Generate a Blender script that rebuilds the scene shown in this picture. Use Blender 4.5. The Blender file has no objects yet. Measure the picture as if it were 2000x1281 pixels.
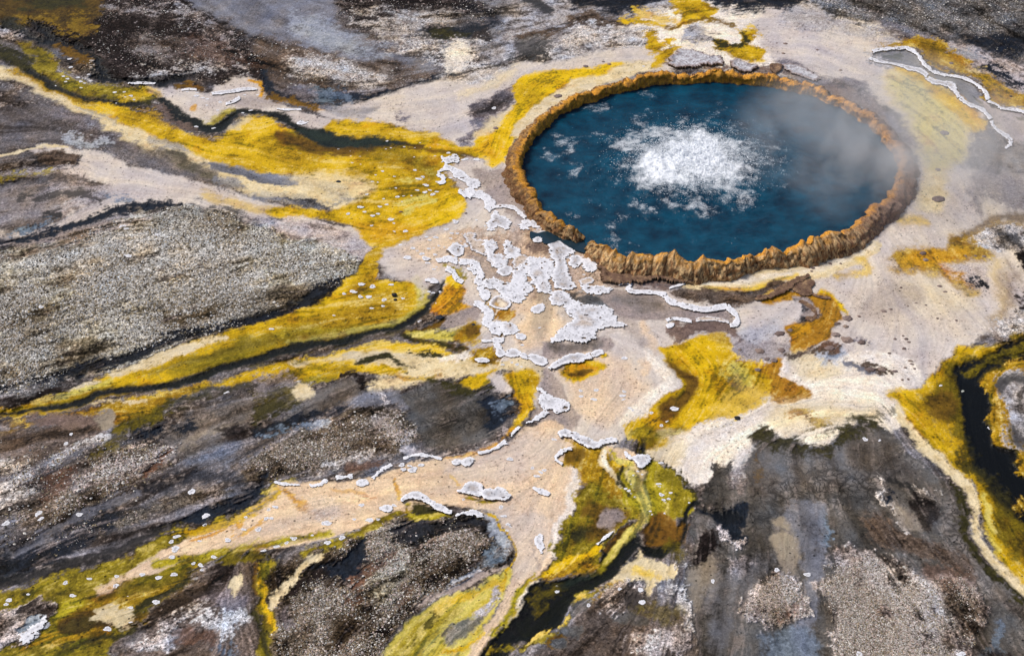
import bpy, math, os, random
import numpy as np
from mathutils import Vector, noise as mnoise
from mathutils.geometry import delaunay_2d_cdt

random.seed(7)
RNG = np.random.default_rng(11)
scene = bpy.context.scene
COL = scene.collection
F32 = np.float32

# ------------------------------------------------------------------ camera and image pixel frame
# The photograph is traced in image pixels: a pixel of it is turned into a point of the
# ground, and every thing is then built there in metres.
FPX, CX, CY = 2778.0, 1000.0, 640.5
CAM_H, PITCH = 13.0, math.radians(36.0)
SP, CP = math.sin(PITCH), math.cos(PITCH)

def ground_xy(px, py, z=0.0):
    dx = (np.asarray(px, float) - CX) / FPX
    dy = (CY - np.asarray(py, float)) / FPX
    ry = CP + dy * SP
    rz = -SP + dy * CP
    t = (z - CAM_H) / rz
    return dx * t, ry * t

def image_px(x, y, z=0.0):  # ground point back to its image pixel
    zz = np.asarray(z, float) - CAM_H
    depth = y * CP - zz * SP
    up = y * SP + zz * CP
    return CX + FPX * x / depth, CY - FPX * up / depth

def lin(c):
    c = np.asarray(c, float) / 255.0
    return np.where(c <= 0.04045, c / 12.92, ((c + 0.055) / 1.055) ** 2.4)

ALB = 1.0 / 1.08
def alb(c):
    return (lin(c) * ALB).astype(F32)

# ------------------------------------------------------------------ noise
_perm = np.random.default_rng(3).permutation(256).astype(np.int32)
_perm = np.concatenate([_perm, _perm])
_ang = np.random.default_rng(4).random(256) * 2 * np.pi
_gx, _gy = np.cos(_ang).astype(F32), np.sin(_ang).astype(F32)

def perlin(x, y):
    xi = np.floor(x); yi = np.floor(y)
    xf = (x - xi).astype(F32); yf = (y - yi).astype(F32)
    xi = xi.astype(np.int32) & 255; yi = yi.astype(np.int32) & 255
    u = xf * xf * xf * (xf * (xf * 6 - 15) + 10); v = yf * yf * yf * (yf * (yf * 6 - 15) + 10)
    def g(ix, iy, fx, fy):
        h = _perm[_perm[ix & 255] + (iy & 255)]
        return _gx[h] * fx + _gy[h] * fy
    a = g(xi, yi, xf, yf); b = g(xi + 1, yi, xf - 1, yf)
    c = g(xi, yi + 1, xf, yf - 1); d = g(xi + 1, yi + 1, xf - 1, yf - 1)
    ab = a + u * (b - a); cd = c + u * (d - c)
    return (ab + v * (cd - ab)) * 1.45

def fbm(x, y, wl, octv=4, seed=0, gain=0.55):
    out = np.zeros(np.shape(x), F32); amp = 1.0; s = 0.0
    fx = np.asarray(x) / wl + 17.3 * seed + 40; fy = np.asarray(y) / wl - 9.1 * seed + 60
    for i in range(octv):
        out += F32(amp) * perlin(fx, fy); s += amp
        fx = fx * 2.03 + 5.2; fy = fy * 2.03 + 1.7; amp *= gain
    return out / F32(s)

def sst(a, b, x):
    t = np.clip((x - a) / (b - a), 0, 1)
    return t * t * (3 - 2 * t)

# ------------------------------------------------------------------ outlines
def pts_of(s, n=2):
    return np.array([[float(v) for v in p.split(',')] for p in s.split()])

def catmull(P, closed, sub=4):
    n = len(P); out = []
    rng = range(n) if closed else range(n - 1)
    for i in rng:
        if closed:
            p0, p1, p2, p3 = P[i - 1], P[i], P[(i + 1) % n], P[(i + 2) % n]
        else:
            p0 = P[max(i - 1, 0)]; p1 = P[i]; p2 = P[i + 1]; p3 = P[min(i + 2, n - 1)]
        for k in range(sub):
            t = k / sub
            out.append(0.5 * ((2 * p1) + (-p0 + p2) * t + (2 * p0 - 5 * p1 + 4 * p2 - p3) * t * t + (-p0 + 3 * p1 - 3 * p2 + p3) * t ** 3))
    if not closed:
        out.append(P[-1])
    return np.array(out)

def sdf_poly(X, Y, P):
    """signed distance (negative inside) of points to a closed outline"""
    X = X.astype(F32); Y = Y.astype(F32)
    d = np.full(X.shape, 1e12, F32); ins = np.zeros(X.shape, bool)
    n = len(P)
    for i in range(n):
        ax, ay = P[i]; bx, by = P[(i + 1) % n]
        ex, ey = bx - ax, by - ay
        L = ex * ex + ey * ey
        if L < 1e-12: continue
        wx = X - F32(ax); wy = Y - F32(ay)
        t = np.clip((wx * F32(ex) + wy * F32(ey)) / F32(L), 0, 1)
        qx = wx - t * F32(ex); qy = wy - t * F32(ey)
        np.minimum(d, qx * qx + qy * qy, out=d)
        if ay != by:
            c = ((Y < by) != (Y < ay)) & (X < F32(ax) + (Y - F32(ay)) * F32(ex / ey))
            ins ^= c
    d = np.sqrt(d)
    d[ins] *= -1
    return d

def sdf_stroke(X, Y, P):
    """distance to a polyline minus its half width there; P rows are x, y, half width"""
    X = X.astype(F32); Y = Y.astype(F32)
    d = np.full(X.shape, 1e9, F32)
    for i in range(len(P) - 1):
        ax, ay, aw = P[i]; bx, by, bw = P[i + 1]
        ex, ey = bx - ax, by - ay
        L = ex * ex + ey * ey
        if L < 1e-9: continue
        wx = X - F32(ax); wy = Y - F32(ay)
        t = np.clip((wx * F32(ex) + wy * F32(ey)) / F32(L), 0, 1)
        qx = wx - t * F32(ex); qy = wy - t * F32(ey)
        np.minimum(d, np.sqrt(qx * qx + qy * qy) - (F32(aw) + t * F32(bw - aw)), out=d)
    return d
# ------------------------------------------------------------------ ground grid laid out in image pixels
STEP = float(os.environ.get('SURVEY_STEP', '1.5'))
gx = np.arange(-170, 2171, STEP); gy = np.arange(-120, 1421, STEP)
NX, NY = len(gx), len(gy)
PX, PY = np.meshgrid(gx, gy)
WX, WY = ground_xy(PX, PY, 0.0)
WX = WX.astype(F32); WY = WY.astype(F32)
PX = PX.astype(F32); PY = PY.astype(F32)

PCX, PCY = [float(v) for v in ground_xy(1392, 325)]          # pool centre on the ground
RR = np.hypot(WX - PCX, WY - PCY); TH = np.arctan2(WX - PCX, -(WY - PCY))

N = {}
N['a'] = fbm(WX, WY, 2.6, 4, 1)
N['b'] = fbm(WX, WY, 0.8, 4, 2)
N['c'] = fbm(WX, WY, 0.28, 4, 3)
N['d'] = fbm(WX, WY, 0.085, 3, 4)
N['e'] = fbm(WX, WY, 0.04, 2, 5)
N['s'] = fbm(TH * 9.0, RR * 0.28, 0.55, 5, 6, 0.65)             # streaks that run out from the pool
N['t'] = fbm(TH * 22.0, RR * 0.5, 0.5, 4, 7, 0.65)
N['f'] = fbm(WX, WY * 0.55, 0.5, 4, 8)
wl = [(0.9, 13, 11), (0.25, 7.0, 13), (0.08, 3.4, 15)]
WARPX = sum(F32(a) * fbm(WX, WY, w, 2, s) for w, a, s in wl) * 1.5
WARPY = sum(F32(a * 0.6) * fbm(WX, WY, w, 2, s + 1) for w, a, s in wl) * 1.5

# the way the runoff takes over the ground, as lines; grain is combed along it (line integral convolution)
FLOW = '''1000,420 960,520 900,600 840,640 700,660 450,712 200,770 0,815 -160,850
900,300 800,285 640,275 560,240 440,255 320,235 180,200 60,150 -60,90
880,400 760,440 600,410 450,350 300,290 150,215 0,150 -160,90
1060,640 1060,760 1100,830 1000,920 800,950 560,980 400,1050 200,1130 0,1210 -160,1280
1150,850 1100,960 1080,1080 1020,1180 940,1281 900,1400
1280,680 1340,740 1320,790 1260,850 1230,950 1250,1010 1180,1090 1080,1150 960,1260 900,1360
2160,620 2000,670 1920,710 1890,780 1900,880 1960,990 2020,1080 2160,1180
1740,780 1800,850 1870,930 1900,1020 1990,1140 2160,1280
1500,900 1520,1000 1530,1100 1560,1281 1580,1400
1700,870 1720,960 1800,1060 1880,1180 1920,1281 1960,1400
1390,930 1400,1040 1370,1281 1360,1400
1750,120 1840,170 1900,230 1950,320 1980,420
1700,90 1800,110 1900,165 2000,220 2160,280
1790,400 1850,480 1900,560 1960,640
1560,540 1450,560 1330,560 1230,560
1620,580 1600,640 1540,690 1520,760
1000,200 900,240 800,260
1200,130 1080,150 1010,220 980,300
640,760 500,830 300,920 100,1010 -100,1100
980,800 860,850 650,920 450,1000 200,1080 -60,1180
960,1040 850,1090 720,1160 620,1281 580,1400
980,1120 900,1180 800,1281
500,1100 520,1180 540,1281
360,-60 500,30 640,90 760,130 900,110
60,-40 200,40 330,100 500,160 640,190 800,170
700,30 850,50 1000,30
-100,340 0,330 150,300 300,340 450,370 640,420
-100,470 0,460 100,440 220,390 340,380
1000,100 1150,50 1250,40 1400,20
700,480 500,520 300,600 0,680
1400,860 1550,800 1700,790
1900,40 2000,110 2160,180'''
def flow_angle():
    cs = 12.0
    ax = np.arange(gx[0], gx[-1] + cs, cs); ay = np.arange(gy[0], gy[-1] + cs, cs); AX, AY = np.meshgrid(ax, ay)
    C2 = np.zeros(AX.shape); S2 = np.zeros(AX.shape)
    for ln_ in FLOW.split('\n'):
        q = catmull(pts_of(ln_), False, 4)
        for i in range(len(q) - 1):
            dx, dy = q[i + 1] - q[i]; th = math.atan2(dy, dx); L = math.hypot(dx, dy); m = (q[i] + q[i + 1]) / 2
            w = L / ((AX - m[0]) ** 2 + ((AY - m[1]) * 1.3) ** 2 + 300.0) ** 1.5
            C2 += w * math.cos(2 * th); S2 += w * math.sin(2 * th)
    qx = (PX - ax[0]) / cs; qy = (PY - ay[0]) / cs
    i = np.clip(qx.astype(int), 0, len(ax) - 2); j = np.clip(qy.astype(int), 0, len(ay) - 2); fx = qx - i; fy = qy - j
    def up(A):
        A = A.astype(F32)
        return (A[j, i] * (1 - fx) + A[j, i + 1] * fx) * (1 - fy) + (A[j + 1, i] * (1 - fx) + A[j + 1, i + 1] * fx) * fy
    nrm = np.hypot(C2, S2) + 1e-12
    return .5 * np.arctan2(up(S2 / nrm), up(C2 / nrm)) + .55 * fbm(WX, WY, .6, 3, 41) + .18 * fbm(WX, WY, .15, 2, 42)
TH_F = flow_angle(); DXF, DYF = np.cos(TH_F).astype(F32), np.sin(TH_F).astype(F32)
def comb_noise(src, step, K):
    acc = src.copy(); wsum = 1.0
    for sgn in (1.0, -1.0):
        x = np.tile(np.arange(NX, dtype=F32), (NY, 1)); y = np.repeat(np.arange(NY, dtype=F32)[:, None], NX, 1)
        vx, vy = DXF * F32(sgn), DYF * F32(sgn)
        for k in range(K):
            x = x + vx * F32(step); y = y + vy * F32(step)
            i = np.clip(x, 0, NX - 1).astype(np.int32); j = np.clip(y, 0, NY - 1).astype(np.int32)
            w = F32(math.cos((k + 1) / (K + 1) * math.pi / 2)); acc = acc + w * src[j, i]
            nx_, ny_ = DXF[j, i], DYF[j, i]; f = np.where(nx_ * vx + ny_ * vy < 0, F32(-1), F32(1)); vx, vy = nx_ * f, ny_ * f
    return (acc - acc.mean()) / (acc.std() + 1e-9) * F32(.26)
N['l'] = comb_noise(fbm(WX, WY, .045, 2, 43), 1.5 * 1.5 / STEP, 14)
N['m'] = comb_noise(fbm(WX, WY, .13, 3, 44), 3.5 * 1.5 / STEP, 16)
N['n'] = comb_noise(fbm(WX, WY, .35, 3, 45), 6.0 * 1.5 / STEP, 16)
N['s'] = .5 * N['s'] + .8 * N['n']; N['t'] = .35 * N['t'] + .9 * N['m']

colour = np.zeros((NY, NX, 3), F32)
spk = np.zeros((NY, NX), F32); wet = np.zeros((NY, NX), F32)
hgt = np.zeros((NY, NX), F32); crk = np.zeros((NY, NX), F32)

#        colour 1        colour 2       noise  spk  wet  height crack
KIND = {
 'pink':  ((211,200,190),(190,176,166),'bd', .10, .35, 0, 0),
 'pinkr': ((198,184,178),(165,150,148),'cd', .45, .1, 0, 0),
 'peach': ((228,202,170),(212,182,152),'cd', .18, .40, 0, 0),
 'cream': ((226,209,172),(208,184,136),'cd', .12, .2, 0, 0),
 'white': ((242,232,218),(226,210,190),'cd', .22, .05, .01, 0),
 'mudpink':((168,152,144),(146,133,128),'cd', .25, .5, -.02, 0),
 'mudgrey':((118,112,106),(92,88,84),'sb', .2, .3, 0, .8),
 'mud':   ((136,127,120),(104,97,94),'sb', .2, .35, 0, .9),
 'tanmud':((156,143,126),(132,120,106),'bd', .1, .3, 0, .1),
 'yellow':((218,178,24),(168,130,10),'bc', .14, .25, .0, 0),
 'bright':((226,188,18),(208,164,10),'bd', .10, .3, .0, 0),
 'amber': ((214,156,22),(190,128,16),'cd', .12, .4, 0, 0),
 'gold':  ((176,138,26),(138,102,20),'cd', .3, .25, .0, 0),
 'paleyel':((212,198,104),(190,168,56),'td', .15, .3, -.01, 0),
 'yelgreen':((176,160,34),(140,122,20),'cd', .2, .3, -.02, 0),
 'oliveyel':((150,132,28),(98,84,18),'cd', .3, .3, 0, 0),
 'olive': ((106,92,18),(50,46,12),'cd', .3, .3, -.02, 0),
 'oliveblk':((58,54,24),(26,26,16),'cd', .3, .3, -.02, 0),
 'dkgreen':((21,23,9),(9,11,6),'sd', .1, .6, -.05, 0),
 'teal':  ((32,42,36),(18,26,24),'cd', .1, .5, -.05, 0),
 'brownol':((112,82,24),(70,50,16),'cd', .2, .3, -.02, 0),
 'amberbr':((132,92,24),(92,62,16),'bd', .1, .5, -.04, 0),
 'ambpool':((178,128,30),(148,102,24),'bd', .12, .5, -.02, 0),
 'black': ((14,14,11),(8,8,7),'sb', .05, .6, -.10, 0),
 'navy':  ((44,50,62),(22,26,34),'cd', .5, .3, 0, 0),
 'navyd': ((26,34,46),(14,18,26),'cd', .3, .4, -.03, 0),
 'blue':  ((120,134,150),(66,84,104),'cd', .35, .3, 0, 0),
 'bluegr':((138,138,146),(104,106,118),'sb', .25, .2, 0, .3),
 'palebl':((190,194,202),(140,150,164),'cd', .3, .1, .02, 0),
 'dkbrown':((62,50,46),(34,28,27),'fd', .6, .1, .02, 0),
 'brown': ((118,100,86),(82,68,58),'cd', .5, .1, .02, 0),
 'brownmv':((126,106,96),(98,80,74),'cd', .3, .2, .02, 0),
 'redbrn':((118,86,68),(92,66,54),'cd', .4, .1, 0, 0),
 'mauve': ((142,132,134),(104,96,104),'cd', .5, .1, .03, 0),
 'gravel':((206,200,186),(140,130,106),'bd', 1.0, 0, .06, 0),
 'brgrav':((134,118,100),(70,58,44),'bc', 1.0, 0, .05, 0),
 'dkgrav':((124,120,118),(76,74,74),'bd', .9, 0, .03, 0),
 'pkgrav':((200,186,180),(104,88,80),'bc', .95, 0, .06, 0),
 'whgrav':((208,198,190),(150,140,136),'cd', .8, 0, .04, 0),
 'greywh':((184,178,178),(126,120,122),'cd', .5, 0, .04, 0),
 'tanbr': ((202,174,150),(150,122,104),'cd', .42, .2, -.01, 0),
 'grey':   ((128,120,118),(84,78,78),'sd', .4, .1, 0, .4),
 'chan':  ((134,133,137),(116,115,120),'cd', .2, .6, -.04, 0),
 'chanp': ((182,170,164),(160,148,144),'cd', .1, .5, -.03, 0),
}
KC = {k: (alb(v[0]), alb(v[1])) for k, v in KIND.items()}

def fill(kind, sdf_on, bbox, soft, warp, br, amt, lift):
    """lay one kind of ground over the survey grid inside an outline"""
    global colour
    x0, y0, x1, y1 = bbox
    if KIND[kind][3] >= .3: warp *= 1.35; br *= 1.5
    else: soft *= .8
    m = soft + 30 * warp + 8 + 12 * br
    ix0 = max(0, int((x0 - m - gx[0]) / STEP)); ix1 = min(NX, int((x1 + m - gx[0]) / STEP) + 2)
    iy0 = max(0, int((y0 - m - gy[0]) / STEP)); iy1 = min(NY, int((y1 + m - gy[0]) / STEP) + 2)
    if ix1 - ix0 < 2 or iy1 - iy0 < 2: return
    sl = (slice(iy0, iy1), slice(ix0, ix1))
    area = (x1 - x0) * (y1 - y0)
    st = 2.0 if area < 60000 else (3.0 if area < 400000 else 5.0)
    lx = np.arange(x0 - m - 30 * warp - 6, x1 + m + 30 * warp + 7, st); ly = np.arange(y0 - m - 30 * warp - 6, y1 + m + 30 * warp + 7, st)
    LX, LY = np.meshgrid(lx, ly)
    D = sdf_on(LX, LY)
    qx = (PX[sl] + WARPX[sl] * F32(warp) - F32(lx[0])) / F32(st); qy = (PY[sl] + WARPY[sl] * F32(warp) - F32(ly[0])) / F32(st)
    qx = np.clip(qx, 0, len(lx) - 1.01); qy = np.clip(qy, 0, len(ly) - 1.01)
    i = qx.astype(np.int32); j = qy.astype(np.int32); fx = qx - i; fy = qy - j
    d = (D[j, i] * (1 - fx) + D[j, i + 1] * fx) * (1 - fy) + (D[j + 1, i] * (1 - fx) + D[j + 1, i + 1] * fx) * fy
    if br:
        d = d + F32(br * 14) * (0.5 * N['c'][sl] + 0.4 * N['d'][sl] + .25 * N['e'][sl] + .30 * N['m'][sl] + .28 * N['l'][sl])
    a = (1 - sst(-soft, soft, d)) * amt
    k = KIND[kind]; c1, c2 = KC[kind]
    nz = 1.25 * N[k[2][0]][sl] + 0.65 * N[k[2][1]][sl]
    v = sst(-0.55, 0.75, nz)[..., None]
    cc = c1 * (1 - v) + c2 * v
    A = a[..., None]
    colour[sl] += A * (cc - colour[sl])
    spk[sl] += a * (F32(k[3]) - spk[sl]); wet[sl] += a * (F32(k[4]) - wet[sl])
    crk[sl] += a * (F32(k[6]) - crk[sl])
    h = k[5] if lift is None else lift
    a2 = (1 - sst(-soft - 10, soft + 6, d)) * amt
    hgt[sl] += a2 * (F32(h) - hgt[sl])

def P(kind, s, soft=5, warp=1.0, br=0.3, amt=1.0, lift=None):
    p = catmull(pts_of(s), True, 3)
    fill(kind, lambda X, Y: sdf_poly(X, Y, p), (p[:, 0].min(), p[:, 1].min(), p[:, 0].max(), p[:, 1].max()), soft, warp, br, amt, lift)

def S(kind, s, soft=3, warp=0.6, br=0.25, amt=1.0, lift=None):
    p = catmull(pts_of(s), False, 3)
    w = p[:, 2].max()
    fill(kind, lambda X, Y: sdf_stroke(X, Y, p), (p[:, 0].min() - w, p[:, 1].min() - w, p[:, 0].max() + w, p[:, 1].max() + w), soft, warp, br, amt, lift)

# ---- the grey crust that everything lies on
_g = [alb(c) for c in ((128,120,118), (72,62,58), (126,126,134), (96,84,74), (200,186,180))]
v = sst(-.35, .4, N['s'] + 0.5 * N['b'])[..., None]; colour[:] = _g[0] * (1 - v) + _g[1] * v
v = (sst(.05, .45, N['a'] + 0.6 * N['t']) * .8)[..., None]; colour += v * (_g[2] - colour)
v = (sst(.1, .45, N['f'] + 0.4 * N['c']) * .8)[..., None]; colour += v * (_g[3] - colour)
sp = sst(.12, .5, N['d'] * .8 + N['c'] * .5 + N['b'] * .6 + N['s'] * .3); colour += (sp * .75)[..., None] * (_g[4] - colour)
dk = sst(.25, .5, -N['d'] * .6 - N['c'] * .6 - N['t'] * .4); colour *= (1 - .6 * dk)[..., None]
spk[:] = 0.5; crk[:] = 0.35
hgt[:] = 0.03 + .04 * N['s'] + .015 * N['c']
# ================================================================== far left
P('dkbrown', '-180,-130 380,-130 400,10 470,60 520,105 545,170 480,165 300,162 200,150 130,110 60,60 -180,20', 14, 1.5, .8)
S('pkgrav', '340,10,8 380,35,9 420,60,9 452,90,8 470,105,5', 9, 1.5, 2.2, .6)
S('pkgrav', '200,10,6 240,14,8 300,20,7', 9, 1.5, 2.4, .5)
S('pkgrav', '270,90,12 330,100,14 400,104,12 450,115,8', 14, 1.6, 2.4, .4)
S('whgrav', '280,150,5 330,146,6 400,136,6 460,132,5', 7, 1.4, 2.4, .7)
S('whgrav', '300,142,4 380,128,5 440,124,4', 6, 1.4, 2.4, .5)
S('redbrn', '380,90,14 430,100,16 480,125,14', 14, 1.5, 1.5, .5)
P('bluegr', '360,-60 640,-60 650,20 690,75 760,100 850,118 880,135 800,135 730,112 640,118 560,85 500,70 430,40 380,10', 14, 1.3, .8, .9)
P('palebl', '560,30 620,28 680,80 760,105 700,105 620,85 570,60', 14, 1.4, 1.2, .6)
P('dkbrown', '640,-60 1000,-60 990,20 900,30 830,30 800,50 720,60 690,40 665,10', 10, 1.5, 1.2)
P('whgrav', '700,35 780,22 860,25 930,40 900,52 830,55 800,75 760,85 740,65', 12, 1.6, 1.6, .75)
P('brown', '490,75 560,90 640,105 680,125 640,150 560,150 520,120', 10, 1.2, 1.0)
P('whgrav', '560,120 640,118 700,128 760,140 765,158 720,168 650,160 590,150', 12, 1.0, 1.3)
P('brown', '500,130 560,145 640,162 720,172 800,150 850,130 860,115 820,125 780,150 740,145 700,128 730,112 800,128 870,108 860,140 780,170 700,182 600,178 520,165', 8, 1.0, 1.0, .8)
P('black', '825,62 870,50 920,42 985,40 1010,50 1005,85 960,100 930,92 900,78 860,85 832,78', 7, 1.3, 1.2, 1, 0)
P('oliveblk', '845,60 880,58 905,65 890,78 850,76', 8, 1.0, .6)
P('brown', '915,62 950,55 975,65 955,82 920,82', 8, 1.0, .8, .8)
P('black', '950,95 1000,90 1030,110 1000,130 950,140 935,125 965,115', 8, 1.3, 1.6, .9, 0)
P('whgrav', '780,85 830,82 870,92 890,80 930,90 960,112 940,130 945,145 900,150 860,148 850,120 800,100', 8, 1.3, 1.6)
P('white', '880,85 920,88 925,105 900,140 870,140 862,110', 8, 1.2, 1.3, .8)
S('navyd', '505,150,16 525,175,20 570,188,18 620,190,20 680,196,16', 6, 1.3, .9)
S('blue', '600,185,10 650,190,14 675,195,8', 5, 1.2, 1.4, .7)
P('mauve', '540,165 600,170 610,188 575,190 545,178', 8, 1.4, 1.3, .7)
S('navyd', '690,188,7 740,182,8 790,175,6 830,162,7 870,146,10 905,145,6', 4, 1.1, .9)
P('brownol', '-60,-60 185,-60 180,65 160,68 120,58 60,38 -60,40', 6, 1.2, 1.4)
P('gold', '20,30 70,28 120,45 170,30 178,60 150,66 110,52 60,40', 5, 1.2, 1.6, .6)
P('oliveblk', '30,-20 120,-20 160,10 150,24 90,20 40,8', 8, 1.2, 1.0)
P('black', '0,35 30,35 60,60 110,75 150,90 180,130 195,155 240,165 340,168 380,150 350,150 250,150 200,130 160,100 90,90 50,75 0,65', 8, 1.2, .8)
S('oliveblk', '0,100,14 40,115,12 80,150,8', 8, 1, .8)
P('oliveblk', '-60,-60 190,-60 182,60 150,70 60,45 -60,60', 12, 1.3, 1.4, .45)
S('black', '60,40,6 110,75,9 150,100,9 180,140,8 215,160,7', 4, 1, .9, .9)
S('black', '150,82,4 170,105,5 182,135,5', 3, 1, .8, .9)
S('brownol', '115,88,7 140,110,9 160,120,8 172,132,5', 4, 1, .9)
S('whgrav', '165,125,3 173,138,4 178,155,3', 2, .8, 1.0)
S('pkgrav', '0,60,8 30,68,8 52,72,4', 5, 1, 1.3, .8)
P('oliveyel', '40,85 80,95 105,112 130,145 160,160 205,164 245,168 287,170 318,186 287,202 234,204 180,188 133,183 101,159 66,127', 5, .8, .5)
P('olive', '40,85 70,90 100,125 80,130 60,110', 9, 1, .8, .7)
P('pink', '285,172 358,174 414,183 430,165 472,152 504,160 520,190 560,212 645,238 625,256 560,235 520,222 452,212 425,234 393,244 379,231 345,204 318,191', 4, .8, .4)
S('yellow', '230,196,8 290,180,9 318,186,4', 5, 1, .8, .7)
P('mudpink', '450,188 520,188 545,205 500,215 460,205', 8, 1.2, .6, .7)
S('amber', '480,158,3 503,162,4 512,180,3 505,190,2', 3, .6, .5)
S('brownol', '345,170,5 372,168,6 400,176,5', 4, .9, .8)
S('yelgreen', '335,215,8 365,235,9 395,246,8 425,236,8 450,215,7', 5, .8, .5, .8)
P('amber', '372,203 386,203 388,211 376,212', 3, .7, .5, .8)
S('amber', '545,195,4 600,205,5 640,225,4', 4, 1, .8, .8)
S('brownol', '520,190,5 570,196,6 620,212,5', 4, 1, 1)
# cream skin along the lower flank of the yellow stream
S('cream', '-20,135,12 40,152,11 90,175,12 150,205,16 210,232,20 280,268,24 350,302,24 430,335,24 520,362,26 600,385,22 680,410,14', 7, .9, .4)
S('bluegr', '160,208,8 215,226,11 250,240,5', 5, .9, .7, .7)
S('bluegr', '300,276,8 350,288,10 385,292,4', 5, .9, .7, .6)
P('pink', '60,288 130,284 180,292 250,318 330,340 400,360 470,378 540,402 600,422 650,440 710,440 730,480 690,490 620,470 560,447 480,430 400,408 330,398 260,408 190,430 110,452 60,460 -180,463 -180,453 60,450 100,437 160,402 215,385 190,352 120,338 100,318', 5, .9, .4)
P('pinkr', '90,325 160,335 220,370 180,400 120,430 60,440 -60,440 -60,370 40,352', 12, 1.6, 1.2, .7)
S('navy', '0,352,6 60,358,10 130,355,6', 6, 1.4, 1.4, .7)
P('grey', '-60,365 70,360 110,400 60,445 -60,450', 10, 1.5, 1.2, .6)
S('black', '45,390,3 90,382,4 130,377,6 172,378,7 195,392,4', 3, 1, 1.0, .8, 0)
S('black', '78,425,5 100,420,8 112,416,4', 4, 1.2, 1.2, .9, 0)
S('blue', '25,446,5 60,444,8 90,438,4', 4, 1.2, 1.2)
S('blue', '218,380,4 240,388,5 255,390,2', 3, 1, 1, .8)
P('brown', '75,300 110,292 150,298 158,312 120,328 80,322', 5, .8, .7)
S('navy', '70,315,3 110,330,4 150,318,3 158,300,2', 2, .8, .6, .8)
S('oliveyel', '-10,346,5 50,340,5 100,332,4', 4, 1, .7, .8)
S('cream', '-20,308,3 30,298,3 70,288,3 130,284,4', 2, .7, .4)
P('grey', '-60,240 0,215 60,205 130,215 200,245 270,278 330,300 400,318 425,345 400,358 330,332 250,310 190,282 120,272 60,280 -60,300', 6, 1.0, .5, .8)
S('mauve', '120,225,10 200,262,12 260,285,8', 8, 1.3, 1.3, .6)
S('palebl', '120,262,6 180,272,8 215,275,4', 6, 1.3, 1.5, .7)
S('oliveblk', '330,305,8 380,330,10 415,352,6', 7, 1, .8, .7)
S('bluegr', '415,322,9 470,334,12 540,352,12 578,360,5', 3, .7, .4)
S('bluegr', '495,382,7 555,388,9 605,402,10 650,404,6', 4, .8, .6)
S('dkgrav', '560,392,5 610,404,8 650,398,7', 4, 1, .9, .6)
S('bluegr', '420,352,7 450,360,9 478,368,4', 4, .8, .8, .8)
S('cream', '480,372,5 560,384,4 640,388,6', 5, .9, .6, .6)
S('yellow', '400,380,5 450,395,8 500,410,10 560,420,8', 8, .9, .7, .6)
# ---- the gravel plain
P('pinkr', '480,420 560,432 640,438 700,462 740,478 725,505 690,508 650,495 600,478 540,458', 6, .9, .5)
P('gravel', '-180,485 0,482 60,480 120,464 170,447 220,428 270,414 330,402 400,410 470,428 530,452 600,474 660,494 700,506 704,528 676,560 645,582 600,590 540,604 480,628 400,662 300,698 200,728 120,744 60,752 -180,760', 6, .9, .7)
P('brgrav', '300,405 400,415 470,440 440,460 360,440 310,425', 16, 1.5, 1.5, .7)
P('brgrav', '-60,560 60,570 100,620 40,650 -60,640', 30, 2, 1.6, .7)
P('brgrav', '300,600 420,570 520,560 620,550 640,580 540,604 420,650 330,680', 24, 2, 1.6, .75)
P('brgrav', '-60,640 100,650 200,690 120,742 -60,752', 30, 2, 1.6, .6)
P('whgrav', '140,470 240,440 330,440 420,470 500,500 440,560 320,560 200,580 120,560 100,510', 36, 2, 1.6, .45)
S('redbrn', '0,505,8 60,495,10 130,470,9 200,448,7', 10, 1.6, 1.6, .6)
P('pinkr', '170,440 250,425 300,415 270,430 200,455', 6, 1.2, 1.0, .7)
S('mudpink', '-60,474,6 60,470,7 130,450,8 200,425,6', 6, 1.2, 1.0, .7)
S('navyd', '-180,468,5 0,467,6 60,464,6 100,454,6 140,440,7 180,422,9 220,410,10 270,403,8 320,398,6 350,399,3', 3, .9, .7)
S('navy', '400,402,4 440,412,5 500,428,5 540,436,3', 5, 1.2, 1.2, .7)
S('navy', '-180,775,12 0,764,11 60,752,9 120,737,11 180,720,9 250,694,11 330,666,9 400,652,7 470,630,10 540,610,9 600,590,16 640,566,14 690,548,8', 4, 1.0, .9)
S('dkgrav', '-60,785,12 40,772,10 110,752,6', 6, 1.2, 1)
S('black', '200,716,4 280,690,6 350,664,4', 4, 1.1, 1.0, .8, 0)
S('black', '580,586,6 605,578,12 620,568,6', 4, 1.1, 1.0, .7, 0)
S('dkbrown', '-60,792,7 0,786,8 60,776,7 110,760,5', 4, 1, .6)

# ================================================================== far right and behind the pool
P('greywh', '900,-60 1330,-60 1300,60 1240,110 1100,120 1010,130 940,100 980,30', 10, 1.2, 1.2)
P('navy', '930,-60 1010,-60 1000,40 960,90 900,70 900,20', 12, 1.4, 1.4, .5)
P('white', '1220,40 1330,10 1420,-20 1600,10 1690,40 1760,80 1720,110 1600,150 1500,140 1300,130 1200,110', 12, 1.2, .6)
P('pink', '1480,20 1600,25 1700,60 1770,95 1780,140 1740,200 1690,205 1640,180 1570,150 1520,120 1490,90', 10, 1, .5)
P('dkgrav', '1560,-130 2400,-130 2400,150 2050,130 1980,112 1900,90 1850,68 1790,62 1720,52 1650,38 1600,15', 12, 1.3, 1.4)
P('greywh', '1510,0 1590,10 1640,40 1720,60 1700,80 1620,66 1540,46', 10, 1.3, 1.6, .7)
P('mauve', '1690,45 1790,60 1850,80 1820,90 1740,75', 10, 1.3, 1.2, .6)
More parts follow.
